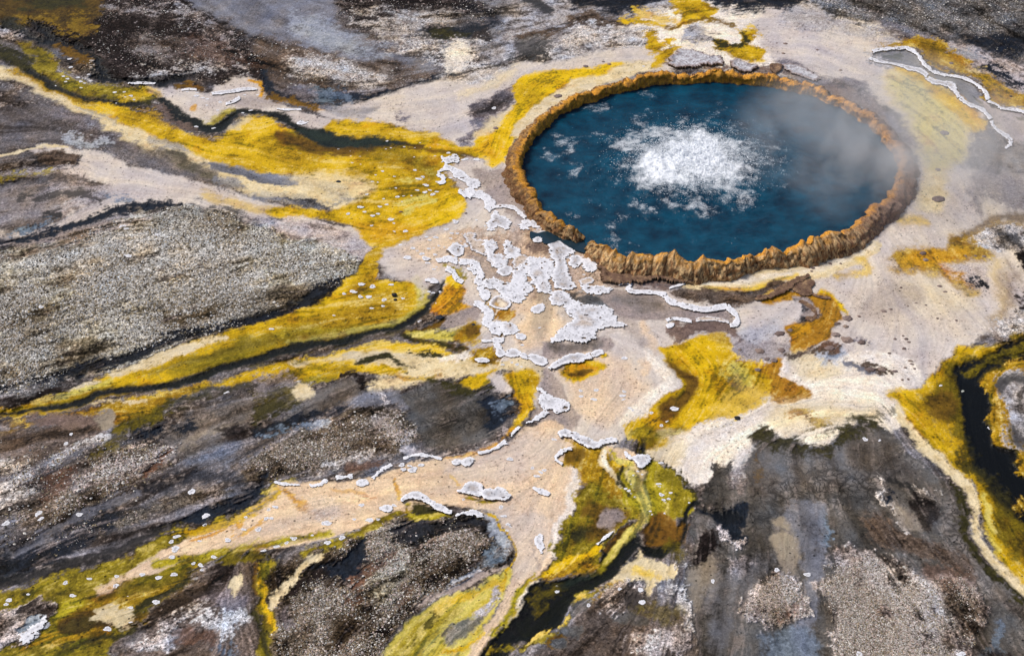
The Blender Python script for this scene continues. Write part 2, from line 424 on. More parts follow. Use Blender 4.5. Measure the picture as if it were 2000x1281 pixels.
P('pinkr', '1840,80 1900,92 1980,120 2060,140 2400,160 2400,240 2060,215 1960,165 1880,120', 8, 1.2, .8)
P('navy', '1885,78 1930,64 1990,66 2060,80 2060,108 1990,108 1930,98', 8, 1.3, 1.4)
S('navy', '1915,132,5 1950,136,6 1975,146,4', 4, 1.2, 1.4)
S('navy', '1950,150,6 2000,166,9 2040,178,6', 5, 1.2, 1.4)
S('blue', '1860,100,8 1900,112,8', 6, 1.2, 1.4, .6)
P('navy', '1110,-60 1320,-60 1290,-5 1250,12 1236,28 1200,27 1150,20 1115,8', 6, 1.1, .8)
P('navy', '1362,-60 1600,-60 1560,12 1480,20 1420,20 1385,8', 7, 1.2, 1.0)
P('black', '1030,-20 1060,10 1080,24 1060,28 1030,12 1005,0', 5, 1, 1, .9, 0)
P('brown', '1000,72 1060,56 1110,42 1150,28 1225,36 1245,50 1180,54 1100,56 1050,76 1005,82', 4, .8, .8)
P('dkgrav', '1010,110 1050,85 1078,88 1100,100 1090,118 1040,128 1000,130', 7, 1.1, 1.4)
P('black', '1010,85 1060,72 1075,78 1050,92 1070,95 1085,100 1060,110 1020,108', 5, 1.2, 1.4, .7, 0)
P('whgrav', '1105,60 1130,53 1220,52 1262,66 1270,92 1200,96 1150,92 1080,116 1068,102 1085,76', 6, 1.1, 1.3)
P('pink', '645,214 690,200 735,190 800,172 870,152 960,140 1010,128 1060,118 1120,110 1200,98 1290,96 1330,110 1320,140 1250,142 1180,160 1090,200 1020,260 990,310 960,320 900,290 830,262 760,244 700,238 650,238 620,220', 6, .8, .5)
P('whgrav', '860,146 940,140 1000,128 960,160 900,165', 8, 1.2, 1.4, .6)
S('cream', '900,190,6 960,165,8 1010,140,8', 8, 1, .8, .6)
S('bluegr', '640,215,5 680,220,8 740,214,5', 8, 1, .8, .6)
S('mauve', '765,228,3 785,226,4', 3, .8, .7)
P('mauve', '892,275 922,250 918,228 950,195 985,175 1012,168 1016,176 990,205 965,232 932,262 912,280', 5, .9, .9)
P('navy', '925,235 945,205 985,182 990,195 950,228', 6, 1, 1.4, .5)
P('cream', '930,255 990,215 1020,175 1060,150 1220,120 1300,125 1230,150 1120,190 1030,250 985,320 940,318', 6, .7, .3)
P('bright', '905,292 930,274 972,246 1000,208 1008,172 1020,150 1060,140 1100,137 1160,130 1195,122 1218,122 1200,136 1150,152 1125,152 1105,168 1080,182 1058,196 1030,220 1000,262 1015,270 990,312 972,332 950,312 920,306', 4, .7, .3)
P('cream', '1000,255 1020,235 1060,200 1100,178 1130,160 1150,158 1100,195 1050,230 1020,262', 5, .6, .3, .8)
P('gold', '1015,175 1050,165 1062,185 1040,205 1020,200', 14, 1, .6, .5)
P('amber', '920,288 960,292 970,312 940,305', 10, .8, .6, .7)
P('yellow', '1240,32 1290,46 1306,52 1322,40 1324,27 1310,0 1320,-60 1365,-60 1368,-5 1385,13 1409,21 1400,33 1425,48 1448,58 1478,53 1487,66 1460,82 1497,96 1488,114 1464,120 1411,104 1385,88 1385,77 1411,77 1422,88 1440,82 1438,61 1419,46 1377,42 1345,50 1318,57 1265,50 1215,40', 4, 1.0, .7)
P('yellow', '1230,16 1262,18 1300,28 1322,42 1300,44 1270,36 1240,30', 5, 1.1, 1.2, .8)
P('yellow', '1265,62 1282,60 1296,80 1320,70 1326,84 1300,90 1285,102 1266,98', 4, 1.2, 1.2)
P('yellow', '1268,132 1285,105 1310,90 1335,88 1320,100 1305,115 1285,132', 4, .8, .5)
P('greywh', '1345,52 1372,50 1384,58 1382,80 1345,80', 5, 1, .9)
P('white', '1385,45 1420,48 1436,62 1436,80 1422,86 1400,70 1380,66', 5, 1, .6)
S('oliveblk', '1448,64,5 1453,74,7 1442,88,6 1425,93,6 1405,90,8 1390,82,6', 4, .9, .7)
S('brownol', '1300,52,4 1320,53,4 1345,42,5 1390,36,5 1430,50,4', 4, .9, .8, .9)
S('black', '1378,62,1.5 1395,66,2 1408,66,1.2', 1.5, .5, .3, .9, 0)
S('brownmv', '1300,122,5 1350,128,4 1400,126,5 1450,134,6 1500,138,6', 4, .9, .8)
P('mauve', '1500,122 1530,122 1570,132 1600,148 1650,155 1692,166 1712,185 1722,212 1762,242 1792,282 1802,312 1785,342 1760,305 1740,255 1690,210 1620,175 1560,155', 7, 1, .8)
P('brownmv', '1600,160 1660,175 1710,215 1750,250 1775,300 1770,340 1745,270 1690,212 1620,180', 6, 1, .8, .7)
P('pink', '1690,150 1720,165 1745,160 1790,220 1850,300 1900,330 2000,350 2400,380 2400,660 2000,640 1900,665 1820,730 1760,770 1600,790 1520,720 1600,700 1650,650 1620,570 1560,560 1520,550 1600,510 1680,440 1740,390 1780,350 1800,300 1770,240 1730,200', 8, 1, .5)
P('pink', '1930,215 2400,225 2400,400 2000,360 1960,300 1975,280 1945,248', 6, 1, .5)
P('mud', '1930,280 2020,270 2400,270 2400,370 2000,350 1940,330', 24, 1.5, .8, .7)
P('mauve', '1905,330 1960,345 2030,380 2030,410 1960,395 1920,380 1910,410 1890,400 1900,360', 9, 1.2, .8, .7)
P('cream', '1732,150 1760,137 1830,160 1880,230 1905,260 1890,295 1860,330 1850,380 1830,420 1790,400 1800,330 1790,280 1760,220 1735,180', 14, 1, .5)
P('paleyel', '1740,160 1770,150 1830,175 1875,235 1895,262 1880,300 1840,330 1815,330 1800,280 1770,225', 16, 1, .6, .75)
P('chan', '1699,109 1719,99 1772,97 1791,112 1804,130 1830,146 1878,155 1905,173 1920,187 1926,205 1945,225 1935,232 1910,212 1886,200 1873,184 1862,166 1825,155 1806,136 1759,126 1708,117', 2, .4, .15)
P('chanp', '1920,190 1930,208 1958,217 2010,224 2400,240 2400,285 2010,275 1984,279 1971,266 1944,248 1926,218 1905,198', 4, .5, .2)
P('gold', '1697,99 1732,82 1772,73 1812,73 1852,80 1868,104 1905,130 1931,146 1952,160 2010,188 2200,230 2200,255 2010,214 1952,209 1932,191 1926,172 1891,151 1838,141 1809,120 1793,99 1767,91 1719,91', 4, .9, .7)
P('brownol', '1800,78 1825,82 1840,110 1830,125 1812,115 1800,95', 9, 1, .8, .6)
P('cream', '1880,128 1905,130 1925,145 1900,142', 8, 1, 1, .6)
S('yellow', '1742,130,5 1775,142,8 1815,162,11 1850,192,14 1878,218,15 1900,238,13 1912,246,7', 9, .8, .5)
S('amber', '1860,180,6 1885,205,8 1905,230,8', 7, .8, .6, .6)
S('greywh', '1695,112,5 1720,125,6 1740,135,5', 4, 1, 1)
P('gold', '1755,490 1797,478 1852,475 1878,455 1931,479 1945,493 1931,511 1878,511 1846,519 1865,532 1905,556 1894,564 1852,546 1812,532 1772,530 1745,515', 10, 1, .6, .95)
P('amber', '1780,490 1860,482 1900,490 1870,505 1820,520 1770,520', 14, 1, .6, .7)
S('amber', '1845,522,7 1875,540,7 1900,556,5', 6, .7, .5, .9)
S('yellow', '1760,430,8 1785,428,10 1800,438,6', 12, 1, .5, .7)
S('yellow', '1890,574,8 1905,575,7', 9, .8, .5, .8)
P('cream', '1750,560 1800,540 1860,560 1900,600 1860,620 1800,600', 30, 1, .5, .6)
S('brownol', '1866,468,5 1895,455,8 1920,436,8 1950,424,9 2010,422,10 2200,430,10', 7, .9, .5, .7)
S('gold', '1890,465,5 1925,446,6 1955,436,5 2010,442,4', 6, .8, .6, .8)
P('whgrav', '1902,458 1940,440 2010,442 2200,450 2200,500 2010,494 1965,486 1925,474', 7, 1.1, 1.2)
S('navy', '1965,460,6 1985,470,9 2005,480,8', 5, 1.2, 1.4, .8)
P('pinkr', '1845,520 1890,515 1930,530 1930,560 1905,560 1870,535', 6, 1, 1, .8)
S('navy', '1895,545,4 1915,556,6 1925,562,4', 4, 1, 1.2)
P('dkbrown', '1985,500 2060,490 2200,520 2200,640 2010,620 1985,600 1995,560', 5, 1.2, 1.2)
S('yellow', '1950,520,12 1960,570,14 1950,620,10', 22, 1.2, .6, .45)
S('brownmv', '1975,530,8 1968,580,12 1945,630,12', 14, 1.2, .8, .5)
P('whgrav', '1945,630 1985,615 2060,620 2060,660 1985,660 1955,650', 6, 1.1, 1.2)
P('mudpink', '1680,560 1740,545 1800,570 1790,600 1720,620 1680,600', 16, 1, .6, .6)
# ---- the apron in front of the rim
P('pink', '1560,560 1680,520 1720,540 1680,600 1640,640 1600,590', 8, 1, .5)
P('cream', '1325,562 1340,550 1375,536 1430,536 1480,530 1540,520 1590,508 1650,490 1700,470 1720,480 1690,510 1620,540 1575,546 1520,554 1440,566 1370,570', 4, .6, .3)
P('white', '1360,548 1430,542 1500,536 1560,528 1600,514 1580,532 1520,544 1440,554 1370,558', 7, .7, .3, .7)
S('bright', '1372,564,3 1430,564,4 1500,557,4 1540,544,4 1565,532,2', 4, .6, .4, .8)
S('yellow', '1660,500,5 1690,515,7 1700,530,6 1640,540,5', 8, .8, .6, .7)
S('white', '1600,520,8 1660,500,9 1690,480,8', 8, .8, .6, .6)
S('bright', '1600,570,6 1622,578,7 1640,598,7 1655,610,4', 5, .6, .4)

# ================================================================== the wide pale floor in the middle
P('pink', '1270,660 1330,640 1450,640 1560,640 1700,640 1800,700 1780,770 1770,830 1700,820 1640,850 1560,865 1480,850 1455,905 1390,925 1345,945 1300,905 1270,870 1240,840', 6, .9, .5)
P('white', '1360,830 1440,790 1500,760 1480,720 1540,700 1600,760 1560,820 1480,850 1450,905 1390,925 1345,940 1305,905', 14, 1, .8, .9)
P('mauve', '1425,655 1480,660 1540,672 1545,690 1500,705 1450,698 1430,680', 7, 1.1, 1, .6)
P('pink', '862,322 905,300 960,325 985,318 1000,330 1005,370 1040,410 1090,440 1160,470 1180,520 1230,550 1330,572 1420,600 1480,588 1560,600 1545,640 1480,662 1420,655 1300,650 1288,690 1320,740 1300,790 1240,835 1205,872 1130,865 1080,830 1045,780 1035,730 980,705 930,692 900,662 878,642 900,602 868,562 820,548 745,522 738,492 800,458 872,440 905,408 892,372', 5, .8, .3)
P('peach', '820,470 880,462 930,480 935,510 860,515 850,545 800,560 760,520 790,490', 16, 1, .7, .8)
P('peach', '990,590 1040,580 1075,600 1110,640 1080,670 1030,680 1000,660 1010,630', 14, 1, .6, .9)
P('peach', '1090,700 1180,690 1230,720 1260,760 1220,800 1180,830 1140,820 1110,770', 20, 1, .6, .8)
S('peach', '1255,620,8 1262,650,10 1270,680,10 1255,720,12', 9, .8, .5, .8)
P('peach', '1000,470 1050,440 1080,470 1060,490 1010,500', 12, 1, .8, .7)
P('mudpink', '925,328 960,332 992,336 1002,372 1040,408 1072,432 1040,440 1000,425 975,400 955,385 930,350', 5, .7, .4, .9)
S('mudpink', '960,470,12 975,500,14 960,530,14 1000,560,10 1050,570,8', 8, 1, .6)
P('mudgrey', '1082,562 1110,565 1150,572 1185,580 1200,602 1160,594 1120,588', 5, .8, .5)
P('mudpink', '1160,572 1250,568 1300,585 1340,600 1420,606 1432,630 1380,628 1300,626 1210,622 1196,602', 4, .7, .4)
P('mudgrey', '1195,588 1230,578 1290,590 1300,608 1240,606', 10, 1, .8, .5)
P('brownmv', '1178,545 1210,545 1260,548 1320,552 1330,562 1290,566 1230,560 1190,560', 6, .9, .8, .9)
P('mudpink', '1060,668 1110,672 1150,662 1170,650 1195,662 1198,682 1150,690 1110,698 1070,704', 4, .7, .4)
P('mudgrey', '1065,668 1110,674 1165,655 1180,668 1150,685 1090,690', 8, .8, .6, .6)
P('mudpink', '1048,712 1072,722 1090,745 1110,785 1128,800 1112,850 1085,850 1060,835 1045,812 1060,780', 5, .8, .4)
S('mudpink', '1200,610,10 1235,640,12 1250,670,8', 10, .9, .6, .6)
S('white', '1262,690,8 1296,722,14 1306,748,15 1286,772,15 1254,800,15 1222,822,12', 7, .7, .4)
P('cream', '985,700 1040,700 1062,720 1050,740 1010,735', 8, .9, .6, .8)
P('brownmv', '1310,632 1360,624 1420,632 1448,642 1450,658 1420,652 1360,656 1330,668 1308,676 1303,655', 4, .8, .6)
P('brown', '1313,574 1340,564 1420,569 1480,566 1520,552 1545,560 1510,572 1490,586 1440,594 1380,590 1330,587', 4, .8, .5)
P('pink', '1440,600 1500,588 1548,596 1560,604 1540,635 1480,655 1445,650', 6, .8, .4)
P('palebl', '1450,640 1500,630 1530,640 1500,660 1460,662', 10, 1, .6, .5)
P('ambpool', '1486,580 1522,568 1562,572 1625,578 1641,607 1646,618 1628,638 1624,660 1602,672 1566,690 1541,684 1541,662 1534,640 1592,622 1596,609 1575,588 1552,585 1533,592 1493,596', 4, .7, .4)
P('mudpink', '1545,588 1570,586 1592,606 1588,622 1560,618 1575,606', 4, .8, .6)
P('amber', '1540,640 1575,630 1560,660 1545,665', 9, .8, .6, .6)
P('ambpool', '1440,700 1485,708 1530,700 1530,735 1546,741 1592,766 1535,794 1513,790 1494,772 1478,765 1468,740 1452,722', 4, .8, .5)
P('white', '1590,700 1660,690 1740,690 1800,720 1790,750 1750,772 1768,820 1740,845 1690,818 1640,848 1600,868 1545,862 1490,842 1462,862 1452,905 1430,912 1392,920 1376,940 1340,946 1308,912 1330,880 1380,850 1450,828 1520,800 1590,770 1550,735', 6, 1, .6)
P('cream', '1540,690 1600,690 1640,720 1620,745 1570,735', 14, 1, .8, .8)
P('cream', '1500,800 1600,780 1700,790 1720,820 1620,830 1540,850', 22, 1.2, .9, .7)
S('gold', '1545,800,4 1575,812,6 1600,826,7 1625,822,5', 6, 1, 1.2, .8)
P('palebl', '1590,690 1640,680 1650,700 1610,708', 8, 1, .8, .8)
S('blue', '1610,688,4 1635,692,5', 4, 1, .8, .8)
S('bluegr', '1650,712,5 1680,722,6 1720,726,3', 3, .9, .8)
S('brown', '1690,720,4 1715,722,5 1740,726,3', 2, .8, .6)
S('brown', '1530,690,4 1570,694,5 1600,682,8 1640,680,3', 3, .9, .8)
S('redbrn', '1610,676,5 1632,676,6', 3, .9, .8, .8)
S('mauve', '1670,668,3 1690,662,5', 4, .8, 1)

# ================================================================== the yellow mats, left
P('yellow', '100,172 180,190 240,206 300,226 340,248 385,268 440,268 480,236 520,226 560,248 610,270 650,240 700,234 760,242 850,262 905,284 915,300 882,318 868,345 892,375 905,405 880,432 830,454 765,480 728,474 700,445 640,426 560,430 515,418 540,408 640,406 690,386 640,352 560,342 500,336 440,320 380,302 320,274 240,242 170,216', 5, .9, .5)
S('gold', '20,140,6 60,152,7 120,182,8 180,204,6', 5, .8, .6)
S('gold', '260,218,5 310,228,7 340,246,6', 5, .9, .8, .8)
P('cream', '440,255 470,236 500,232 470,256', 6, .8, .6, .8)
P('gold', '640,282 720,290 800,300 870,310 860,350 840,380 800,340 740,310 680,300', 16, 1.2, 1.0, .75)
P('gold', '520,280 600,290 640,310 580,320 530,300', 16, 1.2, 1.2, .6)
P('cream', '560,340 640,335 700,350 720,375 690,390 640,380 580,360', 14, 1.1, 1.0, .8)
P('bright', '830,440 870,400 872,378 885,390 900,405 880,430', 6, .7, .3, .9)
S('paleyel', '770,400,4 810,392,6 845,385,4', 3, .9, .5, .9)
S('paleyel', '790,415,3 830,402,4 860,388,3', 2, .9, .5, .9)
S('paleyel', '770,352,2 800,356,3 820,352,2', 3, .9, .6, .8)
P('amber', '700,430 780,440 840,440 770,468 730,465', 14, 1, .6, .6)
S('olive', '650,280,9 700,284,12 760,295,10 830,312,7', 10, 1, .9, .6)
S('brownol', '540,262,8 600,282,14 650,294,14 700,286,10 780,282,7 830,288,5', 7, .9, .8)
P('oliveyel', '820,315 850,320 865,345 850,345 830,335', 8, 1, 1, .8)
S('oliveblk', '-20,92,8 20,118,9 53,135,9 101,165,7 138,183,5 186,194,5 239,203,5 280,202,4 321,195,4', 4, .6, .5)
S('black', '60,138,5 101,165,5 138,183,4 190,195,3 239,203,4 280,202,3', 3, .6, .4, .8)
S('dkgreen', '321,195,7 345,225,14 372,239,14 398,250,9 430,252,10 451,233,9 472,218,6 520,222,4', 3, .6, .4)
S('brownmv', '318,210,6 335,228,7 355,240,6 385,254,3', 4, .8, .8, .8)
S('dkgreen', '505,220,4 553,231,7 588,253,9 610,262,10', 4, .6, .5)
S('teal', '590,258,8 627,268,13 650,276,14 690,277,11 740,279,8 790,282,5 832,287,3', 5, .7, .6)
S('brownol', '800,284,4 850,292,4 890,302,4 920,304,3', 4, .8, .6, .8)

# ================================================================== the second stream, left
P('yellow', '-180,818 -20,806 50,790 150,756 240,721 310,691 400,661 480,636 560,611 620,590 660,561 700,530 714,505 738,484 757,477 738,510 738,540 760,548 790,548 815,560 830,590 812,615 770,640 720,652 640,668 560,686 480,702 400,722 320,746 240,771 160,788 80,808 -20,826 -180,840', 4, .8, .5)
P('gold', '560,650 640,610 700,580 760,565 800,580 790,610 740,635 660,655', 18, 1.2, .9, .8)
S('gold', '745,484,5 722,520,9 722,545,8 690,570,10', 7, .9, .6, .7)
P('oliveyel', '330,720 420,680 500,655 580,640 660,640 700,648 600,670 480,695 380,722', 12, 1.1, 1.0, .9)
S('olive', '280,725,6 350,705,9 430,685,8 500,672,5', 8, 1.1, 1.2, .7)
S('cream', '140,764,5 180,752,8 200,745,3', 3, .7, .5)
S('cream', '225,732,5 290,708,9 350,685,9 395,673,4', 4, .7, .6)
S('cream', '398,668,7 432,661,4', 4, .7, .6)
S('paleyel', '60,788,4 120,772,5 170,762,4 220,742,5', 4, .8, .6)
S('paleyel', '808,545,8 822,575,11 822,600,10 790,625,8 735,642,7 650,656,5 560,676,4', 5, .6, .4)
P('pink', '745,500 800,500 850,530 830,560 822,590 815,565 790,548 755,540', 8, .9, .5, .8)
P('amber', '868,562 890,548 915,560 905,590 915,602 880,612 850,617 838,607 852,582', 5, .8, .5)
P('bright', '866,552 880,530 900,540 920,550 905,562', 5, .9, .7)
S('oliveyel', '866,515,5 885,530,8 915,540,7', 5, .9, .8)
P('mudpink', '868,618 900,608 935,590 940,620 900,640 870,640', 5, .8, .5)
S('olive', '846,580,7 800,625,10 740,648,9 640,664,9 540,682,10 440,708,11 340,742,9 240,762,9 140,784,8 20,810,7', 7, .8, .7, .5)
S('dkgreen', '866,550,3 846,588,5 806,625,7 766,641,7 720,652,6 662,667,7 606,673,8 553,686,9 500,702,9 450,713,9 385,738,9 332,752,7 265,760,7 212,765,7 172,780,7 120,790,6 66,801,5 -20,820,4 -180,850,4', 4, .6, .4)
S('brownol', '860,625,7 840,640,6 790,652,7 830,666,6 875,676,6 915,683,4', 5, .8, .6)
S('oliveblk', '782,655,4 830,667,4 872,675,4 905,682,2', 3, .7, .5)
P('paleyel', '790,648 840,645 900,642 930,650 920,662 870,664 820,658', 6, .9, .6)
P('gold', '895,650 925,635 945,640 948,660 920,672 900,668', 6, .9, .7)
P('brownol', '908,645 930,640 938,655 915,660', 5, .9, .8)
P('yellow', '240,778 330,764 420,746 500,722 580,700 660,684 740,671 800,669 850,672 880,688 930,690 955,702 930,714 860,722 800,742 720,732 660,740 600,742 540,752 500,745 440,752 360,772 300,792', 5, .8, .6)
P('cream', '560,712 640,694 720,684 800,682 860,692 930,700 985,700 1002,712 950,728 880,738 810,750 740,762 705,756 740,742 800,722 740,715 660,708 590,722', 5, .9, .6)
P('yellow', '735,680 790,672 835,678 820,690 760,690', 6, .9, .6)
P('yellow', '600,705 660,700 700,712 670,725 610,728 570,735', 7, .9, .7)
S('yellow', '775,735,4 820,740,4 860,733,3', 4, .8, .6, .8)
S('white', '860,700,5 900,695,6 935,690,4', 3, .8, .5)
S('oliveblk', '701,710,3 720,704,6 762,700,5 790,714,3 815,718,2', 3, .7, .5)
S('oliveblk', '815,692,3 838,689,5 862,695,2', 3, .8, .9)
S('olive', '500,712,5 560,708,4 620,716,4 700,725,4', 5, 1, .9, .6)
P('gold', '925,690 945,672 968,690 975,702 950,708 930,702', 4, .9, .7)
S('brownol', '935,704,3 958,702,4 972,697,3', 3, .7, .6)
P('yellow', '884,752 928,730 975,718 955,745 915,768 895,768', 4, .8, .5)
P('yellow', '992,728 1044,722 1052,755 1050,790 1032,820 1008,842 1018,800 1004,762', 6, .9, .7)
P('pink', '955,730 990,728 1000,760 985,770 960,755', 6, .9, .6)
P('gold', '-180,860 -20,848 60,822 140,800 230,784 300,775 340,762 400,750 340,785 290,812 250,830 226,832 205,812 150,812 90,815 60,828 25,845 -20,855', 4, .9, .7)
S('cream', '180,792,3 215,787,3 280,784,3', 3, .9, .8, .8)
P('olive', '230,830 290,805 330,780 345,790 320,815 270,845 235,850', 7, 1, .9)

# ================================================================== the grey flats between the streams, left
P('brown', '-60,850 60,835 180,815 200,850 140,880 60,890 -60,890', 12, 1.3, .9, .9)
P('brownmv', '60,815 140,805 190,815 180,830 110,830', 6, 1, .8)
P('tanmud', '185,820 215,800 225,830 200,838', 5, 1, .9)
S('oliveblk', '330,792,8 400,770,9 460,755,6 500,745,4', 7, 1, 1, .8)
P('mud', '300,860 400,800 480,770 520,790 480,830 420,870 350,890', 12, 1.3, .8, .8)
S('tanmud', '330,890,8 370,860,8 420,840,6 470,825,5', 7, 1.2, .8, .6)
P('dkbrown', '425,835 470,828 480,850 450,865 425,850', 8, 1.2, 1.2, .8)
P('olive', '500,760 540,748 575,752 592,742 590,768 560,790 532,815 508,825 500,795', 10, 1.4, 1.6, .75)
P('oliveblk', '498,790 530,780 550,790 530,820 508,832', 6, 1.2, 1.4, .8)
S('oliveblk', '535,815,3 560,795,4 590,770,3', 3, 1, 1, .9)
P('mauve', '500,740 550,730 568,745 545,760 505,765', 6, 1.1, 1.3, .8)
P('cream', '565,762 582,750 610,748 612,765 590,776 570,776', 5, 1, .8)
S('oliveyel', '590,745,5 625,738,7 655,735,5', 5, 1, .8)
P('mud', '552,812 600,775 646,748 686,742 714,752 703,774 646,800 566,825', 6, 1, .6)
S('dkbrown', '672,732,4 700,738,7 712,756,7', 4, 1, .9)
S('navy', '510,845,12 560,830,14 610,815,12 650,805,8 690,788,7', 6, 1.2, 1)
S('palebl', '610,832,3 632,826,5 652,820,4', 3, 1, .9)
S('blue', '515,848,5 570,840,6 610,832,4', 4, 1.1, 1.2, .8)
P('brgrav', '505,888 560,852 645,826 700,798 742,794 792,815 826,842 800,866 770,887 700,902 650,917 560,937 510,952 470,935', 8, 1, 1)
P('pkgrav', '720,830 760,815 800,840 790,860 740,855', 9, 1.2, 1.5, .7)
S('whgrav', '640,905,6 690,895,8 730,888,6', 6, 1.2, 1.4, .8)
P('bluegr', '690,775 740,760 790,768 800,800 770,790 730,795 700,792', 8, 1.2, 1.3, .8)
S('pkgrav', '748,765,3 755,785,4 752,800,3', 2, .9, 1, .9)
P('mudgrey', '786,772 830,752 880,746 930,776 962,772 978,802 985,832 960,852 900,872 860,874 822,852 802,822', 7, 1, .7)
S('oliveblk', '850,745,6 880,758,9 915,776,7 960,752,7', 6, 1, .9)
P('navyd', '930,785 970,775 1002,785 1010,800 990,832 962,848 940,832 950,805', 8, 1.1, 1)
P('blue', '965,790 995,782 1000,798 975,808', 5, 1.2, 1.4, .7)
S('pinkr', '785,872,4 840,885,5 900,888,5 960,872,5 1000,845,5', 5, 1, .8)
S('amber', '870,895,4 910,890,5 950,880,5 985,862,4 1010,840,3', 4, .8, .6, .9)
P('redbrn', '680,905 720,898 745,900 720,915 690,925', 6, 1, 1, .8)
P('whgrav', '-180,910 0,905 45,890 44,905 15,920 -180,930', 5, 1.1, 1.2)
P('whgrav', '-180,960 0,946 58,916 57,936 60,952 32,986 -180,1010', 6, 1.1, 1.2)
P('whgrav', '146,866 180,848 198,856 205,868 180,876 158,884', 5, 1.1, 1.2)
P('whgrav', '95,895 130,870 142,880 122,902 105,908', 5, 1.1, 1.4)
P('pkgrav', '150,930 200,895 262,872 336,870 338,888 302,912 270,936 202,950 165,960', 7, 1.1, 1)
S('redbrn', '330,880,3 312,898,5 280,920,5 270,935,3', 3, 1, 1)
S('navyd', '255,858,5 290,845,8 320,838,6', 5, 1.2, 1.4)
S('navy', '345,832,5 375,830,9 385,822,5', 4, 1.2, 1.4)
S('olive', '235,860,9 210,880,9 180,895,6', 8, 1.1, 1.1, .8)
P('brgrav', '60,960 160,950 260,940 240,980 160,1010 90,1030 40,1010', 12, 1.3, 1.3, .9)
P('redbrn', '75,925 130,915 150,935 120,965 80,975', 9, 1.2, 1, .7)
S('bluegr', '260,960,10 220,985,10 160,1010,10 100,1040,10 20,1090,9', 8, 1.2, 1, .8)
S('navy', '-60,1125,22 40,1100,22 120,1070,20 200,1020,14 260,1000,10', 12, 1.4, 1.3)
S('navy', '280,950,9 330,945,12 400,935,10 470,925,8', 10, 1.4, 1.5, .7)
P('tanmud', '370,960 395,950 400,965 380,985 362,982', 5, 1, 1)
S('brgrav', '240,1020,12 300,990,14 370,975,12 430,970,10', 10, 1.3, 1.3, .9)
S('black', '-60,1145,10 0,1138,11 100,1112,12 200,1090,13 260,1068,12 310,1040,10 360,1020,6', 7, 1.1, 1, .85, 0)
S('navyd', '370,1015,6 400,1008,12 450,990,12 485,980,8', 6, 1.1, 1)
S('navyd', '440,995,7 490,970,11 515,955,9 530,930,5', 6, 1.1, .9)

# ================================================================== the third stream, lower left
P('oliveyel', '-180,1190 -20,1160 60,1141 140,1116 240,1096 275,1071 310,1049 340,1031 400,1026 440,1006 490,989 520,961 545,941 600,951 640,976 600,1041 560,1061 520,1066 500,1076 430,1101 390,1116 345,1160 305,1190 272,1216 240,1241 205,1272 190,1400 -180,1400', 4, .9, .6)
P('peach', '250,1120 330,1066 400,1032 450,1011 510,980 545,946 620,944 700,936 735,930 790,906 840,894 905,892 985,872 1040,832 1082,820 1122,848 1160,868 1205,872 1240,880 1255,900 1190,900 1130,950 1112,1000 1092,1052 1082,1092 1052,1132 1012,1172 1002,1202 972,1232 930,1300 890,1300 945,1230 985,1160 1008,1090 990,1040 968,1000 905,988 832,984 792,1010 742,1017 662,1046 602,1061 522,1072 432,1082 352,1098 272,1130', 4, .8, .4)
P('peach', '200,1142 240,1128 255,1136 225,1156 195,1158', 6, 1.1, 1)
S('yelgreen', '300,1100,8 400,1085,7 480,1070,7 560,1055,6 640,1040,7', 6, .9, .7)
S('yellow', '340,1040,4 400,1034,6 450,1016,6 510,988,5 540,955,4', 5, .9, .9, .9)
S('amber', '370,1050,3 420,1040,4 470,1025,3', 3, 1.2, 1.4, .8)
S('amber', '550,955,6 565,970,8 580,985,6 590,1000,3', 5, 1.1, 1, .8)
S('amber', '520,1010,3 500,1035,3 460,1050,3', 3, 1.2, 1.4, .7)
P('pinkr', '590,980 640,975 660,1000 620,1015 590,1005', 10, 1, .8, .5)
S('amber', '765,935,2 772,950,2.5 778,970,2.5', 2, .7, .5, .8)
S('amber', '885,920,1.5 893,935,2 900,945,2', 2, .7, .5, .6)
S('amber', '640,955,2 690,965,2 730,975,2', 3, 1, .9, .5)
P('gold', '120,1180 200,1150 260,1140 300,1150 340,1130 400,1110 390,1116 345,1160 300,1190 270,1214 240,1230 180,1215 130,1210', 10, 1.2, 1.2, .7)
S('olive', '210,1165,10 260,1150,9 320,1140,10 360,1120,8', 7, 1.2, 1.2, .8)
S('oliveblk', '230,1225,8 275,1195,8 330,1160,7 380,1120,5', 6, 1, .9)
P('brownol', '120,1210 170,1190 210,1195 215,1220 170,1240 130,1240', 9, 1.2, 1.1)
P('oliveblk', '130,1215 180,1200 205,1215 170,1235 135,1232', 9, 1.2, 1.1, .8)
P('cream', '185,1195 220,1185 265,1195 262,1215 235,1225 210,1220', 6, 1.2, 1.5, .8)
S('gold', '40,1270,8 90,1255,8 150,1245,8 200,1240,6', 6, 1, 1)
S('oliveblk', '120,1275,4 180,1255,6 240,1240,6 270,1218,5', 5, 1, 1)
S('yelgreen', '100,1195,10 140,1180,12 180,1170,8', 7, 1.1, 1)
P('pkgrav', '-180,1215 0,1195 30,1177 60,1171 100,1170 104,1192 92,1214 80,1235 60,1254 30,1268 -180,1290', 4, .9, .9)
P('dkbrown', '30,1185 60,1176 96,1180 92,1198 50,1200', 5, 1.1, 1.1, .85)
P('palebl', '38,1245 48,1210 62,1200 90,1206 84,1225 66,1246 45,1256', 4, 1, 1)
S('blue', '45,1235,4 60,1215,4 75,1212,3', 3, 1, 1.3, .8)
S('white', '1120,905,6 1124,940,12 1112,985,13 1094,1035,9 1085,1085,6', 7, .9, .7, .95)
S('white', '1045,1140,5 1020,1165,8 1005,1195,7 985,1225,6', 6, .9, .7, .9)
P('pink', '920,1000 1000,990 1070,1020 1070,1090 1030,1140 1005,1120 1000,1060 970,1020', 18, 1, .8, .55)
